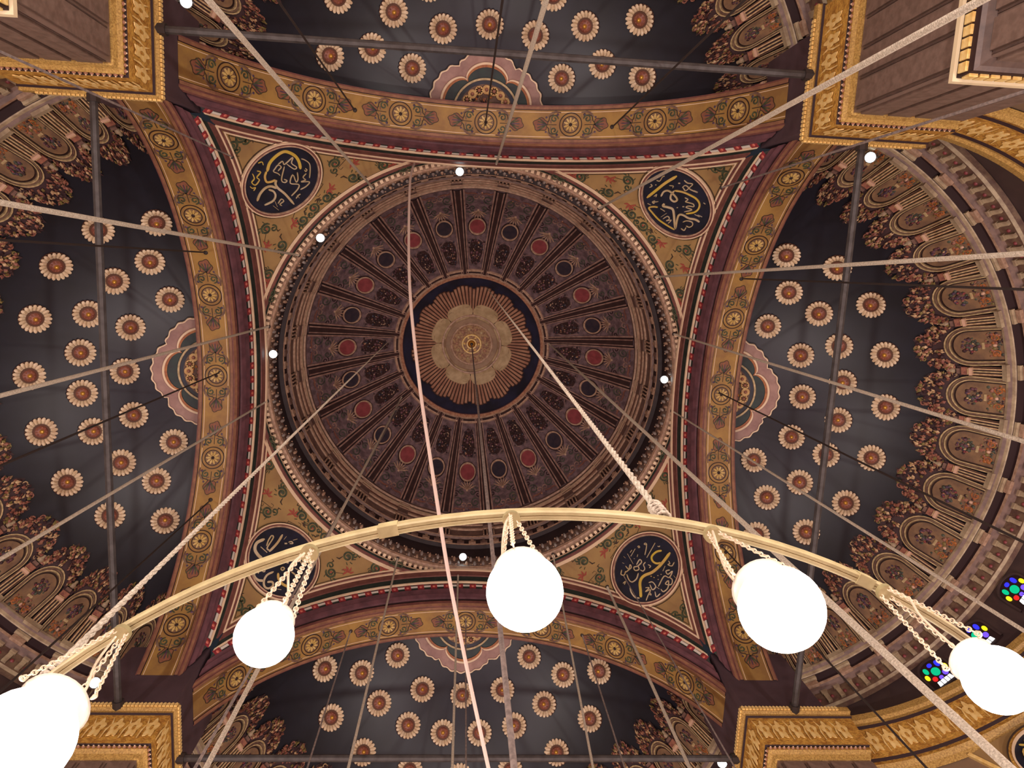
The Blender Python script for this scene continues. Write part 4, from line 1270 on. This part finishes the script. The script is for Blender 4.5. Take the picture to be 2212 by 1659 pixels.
# ================================================================== ROPES, RODS, WIRES
def soff_pt(px, k):
    # a point of soffit k seen at px: march along the ray
    Rm = side_rot(-k)
    d = ray(px)
    best = None
    for i in range(400):
        h = 24 + 10 * i / 400
        p = EYE + d * (h / d.z)
        q = Rm @ p
        r = math.hypot(q.y, q.z - Z0 - AH)
        e = abs(r - AR)
        if best is None or e < best[0]:
            best = (e, p)
    return best[1]
def ring_pt(px, h=35.2, r=10.2):
    p = at_h(px, h)
    v = Vector((p.x, p.y)); v = v.normalized() * r
    return Vector((v.x, v.y, h + Z0))
def dome_pt(px):
    d = ray(px); best = None
    for i in range(800):
        h = 43 + 8.5 * i / 800
        p = EYE + d * (h / d.z)
        r = math.hypot(p.x, p.y)
        e = abs(h - dz(min(r, 9.99)))
        if best is None or e < best[0]:
            best = (e, p)
    return best[1]
def pend_pt(px):
    return at_sphere(px, Vector((0, 0, PH + Z0)), PR)
def below(T, px2, hb):
    # the line hangs from T; keep the direction in which the photograph shows it pass px2
    d = ray(px2).normalized()
    # closest approach between the ray and the vertical below T
    w = Vector((T.x - EYE.x, T.y - EYE.y)); dd = Vector((d.x, d.y))
    t = w.dot(dd) / dd.dot(dd)
    E = EYE + d * t
    if E.z > T.z - 1.5:
        E = Vector((T.x, T.y, T.z - 5))
    D = E - T
    return T + D * ((T.z - (hb + Z0)) / -D.z) if D.z < 0 else Vector((T.x, T.y, hb + Z0))
def rope(name, T, B, r, m, label, cat, grp=None, hook=None, twist=False):
    b = MB()
    T, B = Vector(T), Vector(B)
    n = 24
    if twist:
        L = (B - T).length
        n = int(min(1400, L / 0.04))
        t = (B - T).normalized(); u = t.cross(Vector((1, 0, 0))).normalized(); w = t.cross(u)
        for s in (0, 2.094, 4.188):
            pts = []
            # only the nearer end shows its lay
            for i in range(n + 1):
                p = T + (B - T) * (i / n)
                a = s + i * 0.9
                pts.append(p + (u * math.cos(a) + w * math.sin(a)) * r * 0.5)
            b.tube(pts, r * 0.56, m, 4)
    else:
        b.tube([T + (B - T) * (i / n) for i in range(n + 1)], r, m, 7)
    p = dict(label=label, category=cat)
    if grp:
        p['group'] = grp
    o = ob(name, b.mesh(name), None, None, **p)
    if hook:
        b = MB(); b.cap(0, 0, hook, hook * 0.8, -0.02, irondk, 10, 3)
        ob('ceiling_hook', b.mesh('ceiling_hook'), o, frame(T, (B - T).normalized(), (0, 1, 0.01)))
    return o

HB = 3.3
G1, G2, G3 = 'iron rods hung from the arch bands', 'pale ropes hung from the dome ring', 'thin wires'
rods = [((1048, 268), 3, (1072, 60), 'dark rod hung from the crown medallion of the far arch above the dome'),
        ((470, 805), 2, (60, 995), 'dark rod hung from the crown medallion of the left arch'),
        ((1553, 848), 0, (2053, 1110), 'dark rod hung from the crown medallion of the right arch'),
        ((1006, 1340), 1, (1016, 1655), 'dark rod hung from the crown medallion of the near arch below the dome'),
        ((1604, 602), 0, (2211, 629), 'dark rod on the right arch running level to the right edge'),
        ((440, 545), 2, (0, 515), 'dark rod on the left arch running level to the left edge'),
        ((766, 236), 3, (600, 0), 'dark rod on the far arch left of its crown medallion'),
        ((1323, 272), 3, (1475, 135), 'dark rod on the far arch right of its crown medallion'),
        ((440, 1080), 2, (300, 1215), 'dark rod on the left arch below its crown, near the lower left apse'),
        ((1258, 1376), 1, (1337, 1612), 'dark rod on the near arch right of the middle globe lamp'),
        ((757, 1365), 1, (690, 1590), 'dark rod on the near arch between smallest globe and crown'),
        ((1565, 1180), 0, (1990, 1659), 'dark rod on the right arch passing behind the large right globe')]
for px, k, px2, lab in rods:
    T = soff_pt(px, k)
    q = side_rot(-k) @ T
    q.x = 11.48
    T = side_rot(k) @ q
    rope('hanging_rod', T, Vector((T.x, T.y, HB + Z0)), 0.032, ropegr if k in (1,) else irondk, lab, 'rod', G1, hook=0.1)
ropes = [('ring', (762, 325), (450, 0), 0.055, ropem, 'thick pale rope running to the top edge left of centre'),
         ('ring', (1335, 395), (2120, 0), 0.055, ropem, 'thick pale rope running to the upper right corner across the marble pier'),
         ('ring', (600, 520), (0, 437), 0.055, ropem, 'thick pale rope running to the left edge above the left apse rosettes'),
         ('ring', (1478, 564), (2212, 548), 0.05, ropem, 'thick pale rope running level to the right edge'),
         ('ring', (558, 700), (0, 855), 0.05, ropem, 'thick pale rope crossing the left apse just above its crown flower'),
         ('ring', (565, 868), (0, 1208), 0.045, ropem, 'pale rope crossing the left apse below its crown flower'),
         ('ring', (1072, 350), (1180, 0), 0.055, ropem, 'thick pale rope running to the top edge right of centre'),
         ('ring', (1472, 718), (2211, 953), 0.045, ropem, 'pale rope crossing the right apse beside its crown flower'),
         ('ring', (1466, 890), (1803, 1107), 0.04, ropem, 'thin pale rope crossing the right apse below its crown flower'),
         ('ring', (848, 1232), (753, 1656), 0.045, ropem, 'pale rope in the near apse left of the slack cable'),
         ('ring', (988, 1255), (977, 1656), 0.045, ropem, 'pale rope in the near apse just right of centre line, behind the slack cable'),
         ('pend', (1312, 1268), (1490, 1659), 0.06, ropem, 'thick pale rope from the lower right pendentive to the bottom edge'),
         ('pend', (1345, 1240), (1475, 1464), 0.025, ropegr, 'thin wire crossing the lower right script roundel'),
         ('pend', (500, 338), (0, 111), 0.03, ropegr, 'thin wire from the upper left pendentive across the gilded capital'),
         ('pend', (1560, 405), (2208, 199), 0.035, ropegr, 'thin wire from the upper right pendentive across the gilded capital'),
         ('ring', (1200, 1210), (1280, 1653), 0.04, ropem, 'pale rope in the near apse right of the middle globe lamp'),
         ('dome', (1185, 742), (2180, 1659), 0.055, ropem, 'thick rope from the dome rosette to the lower right corner'),
         ('dome', (868, 857), (445, 1659), 0.05, ropem, 'pale rope from the dome passing behind the smallest globe'),
         ('dome', (862, 880), (432, 1640), 0.03, ropegr, 'thin grey wire beside the rope behind the smallest globe')]
for typ, px, px2, r, m, lab in ropes:
    T = {'ring': ring_pt, 'pend': pend_pt, 'dome': dome_pt}[typ](px)
    rope('wire' if m is ropegr else 'rope', T, below(T, px2, HB), r, m, lab, 'wire' if m is ropegr else 'rope', G3 if m is ropegr else G2, hook=0.1)
# the two stays that carry the hoop, and the centre chain
for pxT, pxB, lab in (((1050, 620), (1440, 1112), 'twisted stay rope from the dome rosette down to the hoop, right of centre'), ((847, 730), (72, 1494), 'twisted stay rope from the dome down to the left end of the hoop')):
    T = dome_pt(pxT); B = at_h(pxB, 3.52)
    v = Vector((B.x - RCX, B.y)).normalized() * RR
    B = Vector((RCX + v.x, v.y, RH + 0.045))
    o = rope('stay_rope', T, B, 0.021, ropem, lab, 'rope', 'stays of the hoop', twist=True)
    b = MB()
    for q in range(5):
        b.tube([B + Vector((0, 0, 0.02 + 0.045 * q)) + Vector((0.032 * math.cos(2 * math.pi * g / 10), 0.032 * math.sin(2 * math.pi * g / 10), 0.01 * math.sin(4 * math.pi * g / 10))) for g in range(10)], 0.012, ropem, 6, closed=True)
    ob('knot', b.mesh('knot'), o)
T = dpt(0.01, 0, 0.7); B = below(T, (1110, 1655), HB)
rope('rope', T, B, 0.04, ropegr, 'grey centre rope hanging from the gilded boss of the dome', 'rope', hook=0.12, twist=False)
# slack cable
cpx = [((895, 352), 34.9), ((886, 390), 30), ((883, 520), 24), ((887, 650), 19), ((905, 820), 15.5), ((925, 960), 13), ((945, 1090), 11), ((962, 1200), 9.5), ((980, 1300), 8.3), ((1010, 1450), 7.0), ((1055, 1659), 5.6), ((1100, 1860), 4.6)]
pts = [at_h(p, h) for p, h in cpx]
e_ = pts[-1] - pts[-2]
pts += [pts[-1] + Vector((e_.x * 0.5, e_.y * 0.5, -2.0)), Vector((pts[-1].x + e_.x * 0.6, pts[-1].y + e_.y * 0.6, 0.03))]
b = MB(); cc = catmull([tuple(p) for p in pts], 6); b.tube([tuple(p) for p in cc], [max(0.012, 0.05 - 0.043 * i / (len(cc) - 1)) for i in range(len(cc))], cablem, 8)
ob('slack_cable', b.mesh('slack_cable'), label='slack pale pink cable drooping across the dome past the hoop', category='cable')

# ================================================================== FLOODLIGHTS
b = MB(); b.lathe([(0.0, -0.02), (0.1, 0.0), (0.16, 0.12), (0.17, 0.16), (0.15, 0.16)], housing, 14); fl_h = b.mesh('housing')
b = MB(); b.cap(0, 0, 0.15, 0.05, 0.15, floodm, 14, 3); fl_l = b.mesh('lens')
b = MB(); b.box(-0.2, -0.17, -0.03, 0.03, -0.25, 0.08, housing); b.box(0.17, 0.2, -0.03, 0.03, -0.25, 0.08, housing); b.box(-0.2, 0.2, -0.03, 0.03, -0.28, -0.25, housing); fl_b = b.mesh('bracket')
def flood(P, label):
    P = Vector(P)
    d = (EYE - P).normalized()
    o = ob('floodlight', None, None, frame(P, d, (0, 1, 0.1)) @ Matrix.Scale(1.25, 4), label=label, category='floodlight', group='small floodlights')
    ob('housing', fl_h, o); ob('lens', fl_l, o); ob('bracket', fl_b, o)
def on_drum(px, r=9.88):
    d = ray(px); best = None
    for i in range(300):
        h = 33.5 + 5 * i / 300
        p = EYE + d * (h / d.z); e = abs(math.hypot(p.x, p.y) - r)
        if best is None or e < best[0]:
            best = (e, p)
    return best[1]
flood(on_drum((993, 371)), 'bright floodlight on the dome ring near the far arch crown')
flood(on_drum((692, 514)), 'small floodlight on the dome ring below the upper left pendentive')
flood(on_drum((590, 765)), 'dim floodlight on the dome ring at the left')
flood(on_drum((1435, 820)), 'teal tinted floodlight on the dome ring at the right')
flood(on_drum((1000, 1203)), 'floodlight on the dome ring just under the hoop')
def on_apse(px, k):
    Rm = side_rot(-k)
    d = ray(px); best = None
    for i in range(400):
        h = 23.5 + 6 * i / 400
        p = EYE + d * (h / d.z); q = Rm @ p
        e = abs((q - HC).length - (HR - 0.35))
        if best is None or e < best[0]:
            best = (e, p)
    return best[1]
flood(on_apse((1880, 340), 0), 'white floodlight under the upper right gilded capital')
flood(on_apse((205, 1475), 2), 'white floodlight behind the chains of the far left globe')
flood(on_apse((1560, 1648), 1), 'white floodlight at the bottom edge beside the lower right pier')
flood(on_apse((402, 4), 3), 'white floodlight at the top edge beside the upper left pier')
